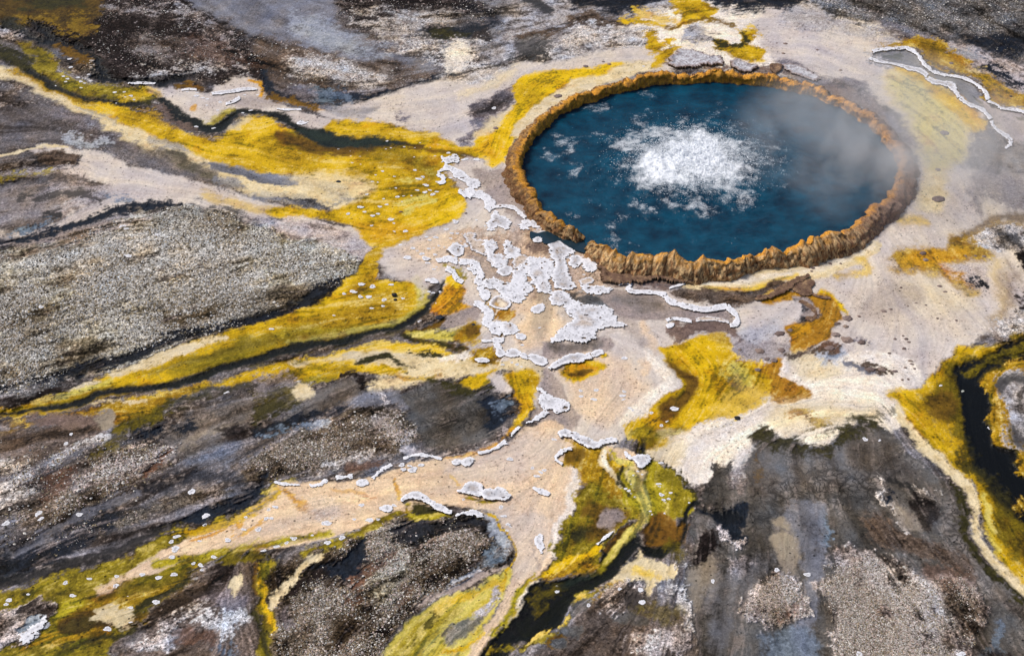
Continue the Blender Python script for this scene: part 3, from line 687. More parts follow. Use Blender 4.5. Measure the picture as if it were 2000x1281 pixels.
P('pink', '880,905 980,880 1040,850 1080,850 1100,880 1020,930 930,940', 22, 1, .8, .5)
S('mudpink', '1045,1055,3 1060,1100,4 1055,1130,3', 4, 1, 1, .6)
# island at the lower left
P('brown', '262,1250 300,1200 345,1162 400,1120 440,1105 490,1100 500,1140 490,1180 500,1230 500,1320 230,1320', 6, 1, .9, .8)
P('dkbrown', '400,1135 425,1115 450,1112 460,1125 430,1150 405,1150', 6, 1.1, 1, .9)
P('mauve', '360,1165 430,1150 490,1160 470,1190 420,1185', 9, 1.1, 1, .8)
P('cream', '440,1140 465,1125 472,1140 455,1160', 5, 1.2, 1.3)
P('whgrav', '345,1205 370,1190 400,1186 432,1200 470,1190 484,1202 455,1225 445,1240 420,1250 405,1225', 6, 1.2, 1.5)
P('pkgrav', '255,1260 290,1220 335,1200 355,1225 330,1250 300,1270', 8, 1.2, 1.4)
S('blue', '420,1265,9 450,1275,10', 8, 1.2, 1.4, .8)
P('redbrn', '340,1240 370,1225 410,1235 400,1255 350,1262', 7, 1.2, 1.2, .7)
S('olive', '430,1104,6 480,1088,8 520,1082,8', 5, 1, .8)
P('oliveyel', '500,1098 530,1090 545,1110 530,1150 538,1190 550,1225 548,1290 505,1290 500,1250 510,1210 500,1160', 6, 1, .8)
S('yellow', '502,1112,2 515,1140,4 522,1180,5 535,1220,5 545,1245,4', 4, .9, .8)
S('oliveblk', '500,1200,8 510,1240,10 530,1275,9', 8, 1, 1)
S('brownol', '495,1105,4 498,1160,3', 3, .8, .6, .8)
# island at the lower middle
P('brgrav', '520,1130 560,1095 620,1068 680,1046 740,1018 800,1008 860,1004 930,1006 965,1022 990,1060 1004,1080 985,1106 940,1130 880,1155 830,1188 775,1222 740,1275 740,1340 560,1340 545,1210', 7, .9, .6)
P('brgrav', '560,1160 640,1120 760,1080 860,1080 950,1080 920,1130 830,1188 770,1222 740,1275 740,1340 570,1340', 14, 1.2, 1, .8)
P('navyd', '612,1110 650,1090 690,1066 722,1056 728,1095 702,1122 680,1138 640,1118', 6, 1.1, .9)
P('navyd', '770,1060 800,1030 860,1010 930,1010 970,1025 980,1060 950,1050 900,1040 850,1050 800,1075', 10, 1.4, 1.6, .9)
S('navyd', '930,1075,5 960,1085,10 990,1092,8', 6, 1.1, 1)
S('pkgrav', '790,1085,3 850,1060,5 900,1045,4 940,1035,3', 3, 1, 1.2)
P('blue', '940,1065 975,1050 992,1078 970,1100 930,1110 900,1115 935,1090', 9, 1.2, 1.4, .8)
P('gravel', '720,1130 760,1095 800,1090 790,1140 770,1180 740,1180', 16, 1.4, 1.4, .8)
S('redbrn', '700,1135,6 740,1105,6 770,1088,5', 7, 1.2, 1.2, .9)
S('redbrn', '675,1165,6 690,1155,6', 6, 1.2, 1.2, .8)
S('redbrn', '760,1205,7 790,1180,10 790,1140,6', 8, 1.2, 1, .7)
S('dkbrown', '560,1150,8 600,1130,9 640,1120,6', 8, 1.2, 1.2)
P('mauve', '545,1195 570,1180 580,1215 570,1230 550,1225', 7, 1.1, 1, .7)
S('palebl', '880,1145,3 910,1130,5 940,1118,3', 3, 1, 1.1)
S('mudpink', '800,1190,5 860,1160,6 930,1128,6 985,1104,5', 5, .9, .7)
P('palebl', '945,1005 970,1010 985,1040 995,1070 985,1080 965,1050 950,1030', 8, 1, 1, .8)
P('paleyel', '730,1340 770,1236 830,1192 885,1160 950,1130 990,1106 1004,1118 990,1150 965,1190 945,1230 905,1300 860,1340', 6, .9, .7)
P('oliveyel', '760,1290 800,1225 860,1195 900,1180 880,1220 850,1260 820,1300', 14, 1.3, 1.4, .8)
S('oliveblk', '838,1225,4 850,1210,5 862,1195,4', 4, 1, 1, .8)
P('mudgrey', '870,1245 890,1220 930,1200 940,1215 910,1250 880,1260', 8, 1.1, 1, .9)
S('pinkr', '930,1200,6 960,1170,7 980,1140,7', 5, .9, .7)
S('yellow', '860,1190,5 900,1165,5 950,1140,5 985,1130,4', 6, 1.1, 1.2, .8)
S('yellow', '870,1275,3 920,1262,3 945,1235,4', 3, .9, .8)
S('yellow', '935,998,2 962,1005,2 975,1022,2.5 995,1050,2.5 1009,1076,2 1002,1098,2 985,1120,3 986,1150,3', 3, .7, .6)
S('oliveyel', '600,1080,7 650,1062,8 700,1045,9 740,1022,9 785,1006,8 830,1012,5 870,1005,4', 4, .8, .6)
P('cream', '530,1165 545,1140 575,1112 615,1085 630,1090 600,1112 570,1140 548,1170 535,1185', 4, .9, .8)
P('oliveblk', '802,980 826,976 848,988 862,1004 832,1012 816,1002', 5, .8, .7)
S('yelgreen', '795,985,5 806,1004,4 830,1012,4 868,1002,3', 4, .8, .6)
S('yelgreen', '905,970,3 940,976,4 970,974,3', 3, .7, .6)
S('oliveyel', '905,995,3 930,1005,3', 3, .8, .8)

# ================================================================== the yellow bend, lower middle
P('yellow', '1282,682 1300,678 1318,675 1350,664 1385,652 1424,656 1427,675 1446,698 1420,725 1424,746 1451,767 1491,790 1430,812 1365,822 1335,852 1295,873 1265,876 1239,858 1222,839 1228,823 1265,810 1292,783 1329,749 1324,728 1304,706', 4, .8, .5)
P('bright', '1330,690 1380,665 1415,670 1420,700 1390,730 1350,715', 12, .9, .6, .8)
P('brownmv', '1380,652 1410,648 1425,660 1405,672', 10, .9, .6, .4)
S('brownol', '1306,700,5 1325,720,8 1352,738,13 1350,760,14 1332,783,14 1310,800,14 1298,815,9', 8, .8, .6)
S('brownol', '1330,832,5 1310,845,6 1290,850,6 1265,835,5', 7, 1, 1.1, .7)
S('oliveblk', '1285,815,2 1262,832,3 1245,848,5', 3, .8, .6)
P('paleyel', '1410,720 1440,705 1455,725 1445,745 1420,745', 6, 1.3, 1.5, .9)
P('cream', '1420,765 1450,752 1500,770 1490,795 1420,810 1380,825', 12, 1.3, 2.0, .8)
S('black', '1258,862,6 1264,872,9 1268,878,7', 3, .8, .6, 1, -.08)
P('cream', '1275,880 1310,860 1340,852 1345,880 1320,915 1300,905', 7, 1, .8, .7)
S('oliveblk', '1265,880,4 1285,890,3 1300,900,3 1310,915,4 1330,925,5 1342,950,5 1358,985,4', 3, .8, .8)
P('yellow', '1400,690 1450,700 1500,720 1500,770 1470,800 1400,815 1360,820 1400,770 1420,730', 12, 1.2, 2.4, .85)
P('paleyel', '1430,705 1462,712 1470,740 1440,745', 5, 1.2, 1.8, .8)
S('white', '1300,845,8 1340,850,10 1390,835,8', 9, 1, 1.2, .6)
P('oliveyel', '1240,850 1265,830 1300,840 1330,832 1320,850 1285,866 1262,870', 7, 1, 1, .75)
# lower lobe
P('gold', '1102,856 1143,874 1173,877 1188,872 1190,885 1205,905 1225,918 1240,950 1240,990 1128,990 1128,958 1140,950 1130,937 1127,916 1098,908 1092,887 1117,874', 4, .8, .6)
P('brownol', '1095,885 1125,878 1140,890 1125,905 1102,902', 7, .9, .8, .9)
P('yelgreen', '1210,912 1265,908 1293,895 1298,914 1322,922 1334,946 1354,982 1345,1010 1226,1010 1208,946', 4, .8, .5)
S('cream', '1183,878,6 1176,898,7 1188,918,7 1206,934,5 1212,950,3', 3, .6, .4)
S('white', '1183,882,3 1179,898,4 1188,915,3', 3, .5, .3)
S('paleyel', '1196,880,4 1206,897,6 1235,905,6', 3, .6, .5)
S('bright', '1192,888,3 1198,904,3 1220,908,3', 3, .6, .5)
S('oliveblk', '1213,910,3 1209,935,4 1216,950,3 1225,962,3', 3, .7, .6)
P('cream', '1220,915 1260,912 1268,925 1250,945 1232,940', 8, .8, .6, .8)
P('olive', '1290,925 1325,920 1340,950 1310,955 1292,940', 8, 1, .9, .7)
P('oliveyel', '1126,962 1158,946 1212,981 1239,989 1236,1014 1200,1043 1174,1067 1163,1104 1106,1128 1035,1138 1072,1115 1088,1091 1088,1064 1104,1056 1098,1019 1119,1006', 4, .9, .7)
P('brownol', '1150,972 1180,985 1215,995 1225,1012 1196,1038 1165,1056 1135,1048 1150,1018 1135,995', 9, 1, .9, .9)
P('mudpink', '1165,1000 1195,992 1215,1012 1190,1030 1165,1028', 8, 1, 1, .75)
P('oliveblk', '1125,1040 1145,1030 1150,1048 1132,1062', 6, 1, .9)
S('cream', '1168,1062,2 1185,1046,3 1197,1038,2', 2, .6, .5)
P('amberbr', '1283,1000 1310,1005 1325,1028 1344,1025 1330,1056 1292,1068 1256,1060 1262,1030', 6, .8, .5)
P('oliveyel', '1296,960 1330,950 1346,978 1335,1002 1312,998', 6, .9, .8, .8)
P('dkgreen', '1244,1018 1199,1047 1180,1068 1170,1090 1160,1121 1106,1132 1040,1143 1029,1161 1016,1185 1000,1206 960,1250 920,1320 985,1320 1000,1256 1032,1255 1093,1221 1111,1186 1146,1162 1199,1128 1220,1101 1239,1076 1249,1070 1265,1085 1297,1088 1318,1067 1342,1040 1347,1000 1371,981 1356,977 1337,994 1326,1020 1292,1062 1255,1060 1250,1042', 4, .7, .4)
P('amberbr', '1284,1003 1306,1008 1318,1030 1334,1024 1322,1052 1292,1062 1262,1056 1270,1030', 7, .8, .5, .9)
S('amberbr', '1235,1028,5 1205,1050,6 1185,1075,5', 6, .7, .6, .7)
S('paleyel', '1236,925,10 1246,945,13 1258,975,12 1258,1005,10 1250,1022,8 1230,1044,7 1200,1072,6 1182,1098,4', 5, .5, .3)
S('yelgreen', '1195,1078,6 1175,1108,6 1160,1122,4', 6, .7, .6, .7)
P('gold', '1062,1120 1110,1095 1135,1090 1163,1104 1155,1118 1106,1132 1060,1138', 5, .7, .5)
S('bright', '1040,1136,3 1075,1120,5 1110,1096,7 1150,1084,6 1172,1066,4', 4, .7, .5)
S('yelgreen', '960,1240,5 995,1195,6 1010,1168,6 1035,1138,4', 5, .8, .6)
S('olive', '1040,1190,9 1060,1165,9 1090,1150,6', 9, .9, 1, .7)
S('teal', '1090,1150,6 1130,1135,7 1165,1120,6', 6, .9, .7, .8)
P('cream', '1247,1068 1258,1080 1268,1094 1292,1101 1318,1100 1322,1115 1312,1128 1282,1136 1278,1165 1262,1154 1256,1134 1234,1138 1186,1144 1200,1128 1218,1101 1234,1090', 4, .9, .8)
S('yellow', '1240,1110,6 1262,1122,7 1280,1126,4', 7, 1, 1, .8)
S('olive', '1300,1060,7 1320,1080,9 1325,1095,7', 7, 1, 1, .8)
S('gold', '1195,1145,6 1215,1150,7 1180,1160,7 1165,1172,5', 6, 1, 1)
S('oliveyel', '1190,1150,4 1150,1170,5 1120,1190,6 1100,1220,7 1060,1242,6 1010,1258,6 960,1272,5', 4, .9, .8)
S('yellow', '1140,1172,2 1112,1196,3 1098,1220,3 1055,1236,3 1010,1256,3', 3, .9, .9)

# ================================================================== the mud flats, lower right
P('mudgrey', '1455,905 1466,862 1492,842 1560,862 1602,868 1642,848 1692,818 1742,850 1775,880 1832,930 1872,1000 1892,1062 1930,1120 2010,1180 2200,1300 2200,1420 1340,1420 1345,1200 1355,1010 1400,990 1452,980 1460,940', 6, 1.1, .8)
P('mud', '1470,880 1560,885 1700,850 1760,880 1800,930 1700,960 1600,950 1500,975 1465,940', 20, 1.2, .9, .7)
P('oliveblk', '1462,862 1492,842 1512,850 1560,866 1602,868 1642,848 1692,818 1712,835 1640,862 1590,885 1530,880 1480,870', 6, 1.3, 1.6, .9)
S('oliveblk', '1600,852,5 1640,838,7 1700,812,6 1740,815,6', 8, 1.4, 2.4, .7)
S('brownol', '1470,880,4 1480,910,4 1478,935,3', 5, 1, 1, .6)
P('mudgrey', '1372,980 1380,940 1398,908 1410,914 1432,908 1430,940 1446,960 1452,982 1400,992', 4, 1.2, 1.3)
P('navyd', '1364,994 1400,998 1452,980 1466,994 1454,1020 1448,1056 1416,1044 1394,1015', 5, 1.2, 1)
P('black', '1380,998 1440,995 1450,1010 1420,1025 1395,1010', 7, 1.1, 1, .7)
P('mud', '1358,1010 1386,1015 1400,1047 1406,1127 1395,1180 1354,1208 1348,1100 1361,1047', 5, .9, .5)
P('tanmud', '1350,1105 1395,1085 1400,1140 1388,1175 1355,1195', 10, .9, .6, .7)
P('dkbrown', '1345,1092 1365,1052 1400,1038 1406,1066 1388,1090 1360,1106', 5, 1.1, .8)
S('pkgrav', '1412,1030,3 1425,1050,5 1440,1055,4', 3, 1, 1.2)
P('pkgrav', '1425,1090 1455,1085 1478,1110 1465,1125 1435,1120', 6, 1.2, 1.4)
P('tanmud', '1508,1046 1556,1045 1560,1090 1546,1126 1526,1112 1510,1080', 5, .8, .5)
P('tanmud', '1510,1018 1545,1022 1556,1034 1530,1040 1510,1034', 5, .9, .6)
P('bluegr', '1400,1130 1470,1080 1510,1100 1480,1150 1440,1200 1420,1260 1380,1280 1390,1200', 22, 1.4, 1, .6)
S('blue', '1600,1000,5 1612,1030,7 1614,1060,7', 5, 1, 1)
S('bluegr', '1608,1070,9 1590,1130,14 1592,1180,14 1580,1220,20 1560,1270,30', 10, 1.2, .9)
P('blue', '1500,1235 1560,1225 1600,1235 1580,1300 1480,1310', 14, 1.3, 1, .7)
P('bluegr', '1530,985 1600,975 1610,1040 1590,1110 1565,1110 1560,1050 1540,1030', 10, 1.2, .8, .8)
P('pkgrav', '1480,1152 1512,1112 1555,1140 1584,1195 1552,1214 1515,1226 1480,1215 1448,1195', 5, 1, 1)
S('redbrn', '1560,1185,6 1530,1205,7 1500,1205,5', 7, 1.2, 1.2, .6)
S('whgrav', '1568,1150,3 1580,1175,3 1582,1195,3 1555,1212,3', 3, .9, .9)
P('brown', '1690,1000 1722,1010 1782,1032 1832,1062 1902,1092 1935,1125 1890,1125 1800,1092 1740,1066 1695,1052', 8, 1.1, .9)
P('pkgrav', '1622,1066 1672,1066 1720,1080 1772,1102 1812,1134 1878,1128 1912,1154 1928,1194 1906,1234 1880,1340 1640,1340 1640,1206 1626,1172 1598,1142 1628,1128', 6, 1, 1)
P('whgrav', '1690,1090 1760,1100 1800,1145 1850,1200 1800,1240 1740,1190 1700,1140', 26, 1.5, 1.8, .75)
P('brgrav', '1622,1120 1690,1120 1720,1190 1720,1300 1640,1300 1640,1206', 20, 1.4, 1.6, .75)
P('brgrav', '1860,1170 1900,1180 1890,1240 1860,1280 1840,1240', 14, 1.4, 1.6, .8)
P('redbrn', '1800,1120 1850,1110 1900,1130 1880,1150 1820,1145', 10, 1.2, 1.2, .6)
S('whgrav', '1716,945,3 1711,970,4 1728,985,4 1755,1008,4 1780,1030,3', 3, 1, 1.2)
S('navyd', '1724,958,4 1726,975,5', 3, .9, .9)
P('tanmud', '1738,985 1780,1000 1815,1028 1780,1030 1750,1010', 7, 1, .8, .8)
S('black', '1728,946,4 1760,955,6 1790,975,6 1815,985,4', 5, 1.2, 1.4, .85, 0)
S('whgrav', '1775,950,4 1800,968,5 1835,985,4', 4, 1.2, 1.4)
P('dkbrown', '1770,965 1815,975 1840,1010 1830,1030 1790,1005', 8, 1.2, 1.3, .8)
P('mud', '1850,960 1880,985 1895,1060 1935,1115 2010,1175 2010,1200 1940,1170 1890,1090 1850,1050 1830,1020 1845,1000', 6, .9, .6)
S('oliveblk', '1848,945,6 1868,980,9 1884,1030,9 1900,1070,8 1945,1115,8 2000,1165,8 2100,1230,8', 5, .9, .8)
S('blue', '1948,1210,6 1955,1240,8 1945,1268,7 1920,1278,5', 4, 1, .9, .7)
S('dkbrown', '1870,1250,8 1910,1270,8 1960,1275,6', 8, 1.2, 1.2, .8)
S('whgrav', '1325,1098,7 1336,1120,6', 4, 1.1, 1.6)
S('whgrav', '1300,1150,10 1318,1160,10', 7, 1.2, 1.8, .9)
S('whgrav', '1330,1145,6 1336,1180,8 1342,1215,8 1349,1265,5', 4, 1.1, 1.8)
P('brown', '1180,1175 1240,1170 1300,1180 1330,1220 1340,1320 1000,1320 1010,1290 1080,1250 1120,1210', 10, 1.2, 1.2, .7)
P('mudgrey', '1110,1190 1145,1178 1152,1195 1120,1208', 5, 1, .8)
P('mudgrey', '1205,1200 1250,1195 1260,1215 1220,1218', 6, 1, .8)
P('mudgrey', '1090,1222 1140,1225 1135,1238 1095,1238', 5, 1, .8)
P('pkgrav', '1180,1160 1230,1150 1265,1165 1250,1180 1200,1190', 7, 1.3, 1.8, .9)
P('black', '1225,1155 1265,1165 1255,1190 1235,1180', 6, 1.2, 1.6, .8, 0)
P('brownol', '1068,1245 1090,1236 1110,1248 1095,1262 1075,1262', 5, .9, .8)
P('mudgrey', '1076,1250 1105,1245 1105,1262 1085,1264', 4, .8, .6)
P('olive', '1260,1180 1320,1175 1325,1205 1280,1215', 12, 1.2, 1.3, .6)
P('pkgrav', '1240,1235 1290,1225 1330,1240 1320,1281 1250,1290', 9, 1.3, 1.7, .8)

# ================================================================== the big dark stream, right
P('yellow', '1728,772 1746,765 1798,754 1820,728 1860,696 1873,677 1931,675 1984,664 2010,650 2400,640 2400,1280 2100,1230 2010,1158 1985,1132 1940,1062 1910,1002 1890,932 1838,880 1785,843 1764,800', 6, .8, .6)
P('gold', '1790,790 1800,765 1832,742 1862,704 1900,686 1960,674 2060,660 2060,1120 1985,1090 1940,1020 1915,960 1890,905 1850,850 1810,830', 14, 1, .9, .7)
P('olive', '1800,790 1815,768 1845,740 1868,706 1905,692 1960,678 2060,660 2060,1090 1962,1052 1932,992 1902,932 1882,882 1852,835 1815,815', 9, 1.1, 1.5, .9)
P('brownol', '1805,800 1820,775 1850,770 1862,810 1850,828 1820,820', 12, 1.2, 1.8, .8)
P('black', '1872,730 1885,708 1930,692 2010,656 2400,600 2400,700 2010,709 1962,714 1922,736 1925,760 1930,786 1936,812 1930,830 1941,850 1952,868 1980,880 1986,902 2010,906 2400,930 2400,1120 2060,1060 1982,1000 1935,965 1905,915 1888,860 1872,800', 7, .9, .8)
S('oliveblk', '1880,860,9 1905,910,10 1940,960,10 1980,1000,10', 12, 1.2, 1.6, .7)
S('olive', '1895,728,5 1920,712,8 1950,698,9 2010,678,9 2060,660,9', 6, .8, .7)
P('gold', '1920,744 1946,725 1970,720 2010,700 2400,680 2400,940 2010,932 1995,902 1982,906 1986,882 1970,872 1950,868 1941,842 1929,810 1936,786 1926,770', 3, .9, .8)
P('greywh', '1955,750 2010,726 2400,740 2400,900 2010,878 1984,862 1962,832 1952,802 1950,772', 6, 1, 1.2)
P('black', '1950,745 1985,735 2010,732 2010,745 1980,755 1955,770', 6, 1, 1.2, .8, .02)
P('black', '1970,830 2010,860 2100,870 2100,890 2010,882 1985,868', 6, 1, 1.2, .8, .02)
S('cream', '1752,798,6 1780,845,10 1820,882,13 1858,912,13 1882,948,11 1898,1000,9 1913,1050,9 1945,1092,9 1990,1138,9 2060,1185,9', 6, .8, .6)
S('paleyel', '1912,965,5 1925,1000,6 1935,1040,6 1955,1075,6', 6, .9, .8, .8)
S('gold', '2000,985,10 2030,1000,14', 8, 1, 1, .9)

P('pinkr', '890,455 940,450 1000,440 1060,432 1090,440 1085,470 1130,490 1180,500 1190,550 1140,570 1080,570 1040,600 960,560 920,500', 8, 1.2, 1.2, .0)
P('tanbr', '890,458 940,452 1000,444 1060,436 1090,444 1085,470 1130,492 1180,502 1190,550 1140,568 1080,566 1040,590 985,575 960,550 935,500', 8, 1.2, 1.2, .85)  # tan brown floor, its colour darkened to carry shade in the crust gaps
P('mudpink', '930,500 955,498 965,520 985,535 960,545 945,530', 5, 1, .8, .9)
P('brownmv', '1030,470 1065,470 1076,486 1050,494 1036,486', 4, 1, .9)
# the orange pond and other small ponds of the crust field
P('yellow', '1094,726 1108,712 1126,707 1150,703 1176,708 1184,716 1172,728 1150,738 1126,746 1106,738', 4, .7, .6)
P('amber', '1100,724 1118,714 1140,711 1160,716 1172,720 1150,732 1124,736', 4, .7, .6)
P('brownol', '1110,728 1135,722 1158,724 1140,732 1118,733', 3, .7, .6)
P('bright', '1174,694 1184,690 1190,695 1180,699', 2, .6, .4)
P('ambpool', '962,606 985,598 1000,608 992,622 970,624', 4, .9, .8)
P('gold', '948,575 958,590 962,606 952,600', 4, .9, .8)
P('gold', '1000,508 1015,500 1028,506 1012,518', 4, .9, .8)
P('brownol', '968,640 980,640 984,654 970,656', 4, .8, .8)
P('brown', '880,486 890,482 894,492 884,494', 3, .8, .8)
P('brownmv', '1030,470 1070,474 1075,490 1040,490', 5, 1, 1)
P('tanmud', '1046,560 1075,575 1070,640 1045,660 1035,620', 10, .9, .6, .5)
# contrast of the grits: dark stains and pale efflorescence, and a drift from brown to blue grey
rug = np.clip(np.maximum(sst(.3, .55, spk), crk * 1.5), 0, 1)
lum = colour.mean(2)
colour *= (1 - rug * (1 - np.clip(lum / .26, .02, 1.2) ** .42))[..., None].astype(F32)
hue = (N['f'] * .9 + N['b'] * .6 + .4 * N['c'] + .5 * N['n']) * rug
colour *= np.stack([1 + .26 * hue, 1 + .03 * hue, 1 - .32 * hue], -1).astype(F32)
mudz = crk * (1 - sst(.25, .5, spk))
flw = 1 - .75 * mudz
mott = flw * (.65 * N['m'] + .60 * N['n']) + mudz * (.5 * N['f'] + .4 * N['b']) + .50 * N['c'] + .30 * N['b'] + .35 * N['d'] + .35 * N['l']
mott2 = .5 * N['f'] + .45 * N['m'] + .45 * N['c'] + .45 * N['d'] + .45 * N['l'] - .5 * flw * N['n']
stain = sst(-.02, .50, mott)
colour *= (1 - .84 * stain * rug * (1 - .5 * mudz))[..., None].astype(F32)
eff = sst(.10, .58, mott2)
colour += ((eff * rug * .60)[..., None] * (np.minimum(colour * 2.2 + alb((112, 100, 96)), .62) - colour)).astype(F32)
# the mats: mustard to olive to nearly black along the flow, with pale stringers
yel = sst(.45, .75, (colour[..., 0] - colour[..., 2]) / (colour[..., 0] + .01)) * sst(.02, .10, colour[..., 0])
wy = .42 * N['m'] + .50 * N['l'] + .45 * N['n'] + .60 * N['b'] + .45 * N['c'] + .40 * N['d'] + .25 * N['e']
ol = sst(.0, .56, wy) * yel
colour *= (1 - ol[..., None] * np.array([.62, .54, .35])).astype(F32)
pl = sst(.16, .60, -wy) * yel * sst(.12, .4, colour[..., 0])
colour += ((pl * .55)[..., None] * (alb((232, 208, 128)) - colour)).astype(F32)
org = sst(.12, .5, .8 * N['f'] + .5 * N['n'] + .4 * N['c']) * yel
colour *= (1 - org[..., None] * np.array([.02, .18, .10])).astype(F32)
# the pale floors: soft stains of cream, grey and rose, thin flow lines
soft_ = (1 - rug) * (1 - yel)
colour *= (1 + soft_ * (.12 * N['a'] + .16 * N['b'] + .16 * N['f'] + .18 * N['n'] + .13 * N['m'] + .16 * N['l'] + .14 * N['c']))[..., None].astype(F32)
warm_ = soft_ * (.8 * N['a'] + .6 * N['f'] + .5 * N['n'])
colour *= np.stack([1 + .06 * warm_, 1 + .01 * warm_, 1 - .22 * warm_], -1).astype(F32)
line_ = sst(.40, .62, .8 * N['m'] + .7 * N['l'] + .3 * N['c']) * soft_
colour *= (1 - .30 * line_)[..., None].astype(F32)
gritty = np.clip(spk * 1.2 - .08, 0, 1)
dark_ = sst(.18, .50, N['e'] * .8 + N['d'] * .5 + .35 * N['c'] + .25 * N['b'])
lite_ = sst(.20, .52, -N['e'] * .8 - N['d'] * .55 + .30 * N['c'] - .2 * N['s'])
colour *= (1 - .80 * dark_ * gritty)[..., None].astype(F32)
pale_ = np.minimum(colour * 2.3 + alb((92, 84, 80)) * gritty[..., None], .68)
colour += ((lite_ * gritty * .8)[..., None] * (pale_ - colour)).astype(F32)
dots = sst(.46, .62, N['e'] * .95 + N['d'] * .35 + .45 * N['b'] + .2 * N['c'])
colour *= (1 - .60 * dots)[..., None].astype(F32)
colour = np.clip(colour, .004, .78)
# ------------------------------------------------------------------ materials
def new_mat(name):
    m = bpy.data.materials.new(name); m.use_nodes = True
    nt = m.node_tree; nt.nodes.clear()
    return m, nt, nt.nodes, nt.links

def nd(nodes, t, **kw):
    n = nodes.new(t)
    for k, v in kw.items():
        if k.startswith('i_'):
            key = k[2:]
            n.inputs[int(key) if key.isdigit() else key.replace('_', ' ')].default_value = v
        else: setattr(n, k, v)
    return n

def mathn(nodes, links, op, a, b=None, clamp=False):
    n = nodes.new('ShaderNodeMath'); n.operation = op; n.use_clamp = clamp
    for i, v in enumerate((a, b)):
        if v is None: continue
        if isinstance(v, (int, float)): n.inputs[i].default_value = v
        else: links.new(v, n.inputs[i])
    return n.outputs[0]

def mulcol(nodes, links, col, fac):
    n = nodes.new('ShaderNodeVectorMath'); n.operation = 'SCALE'
    links.new(col, n.inputs[0])
    links.new(fac, n.inputs['Scale'])
    return n.outputs[0]

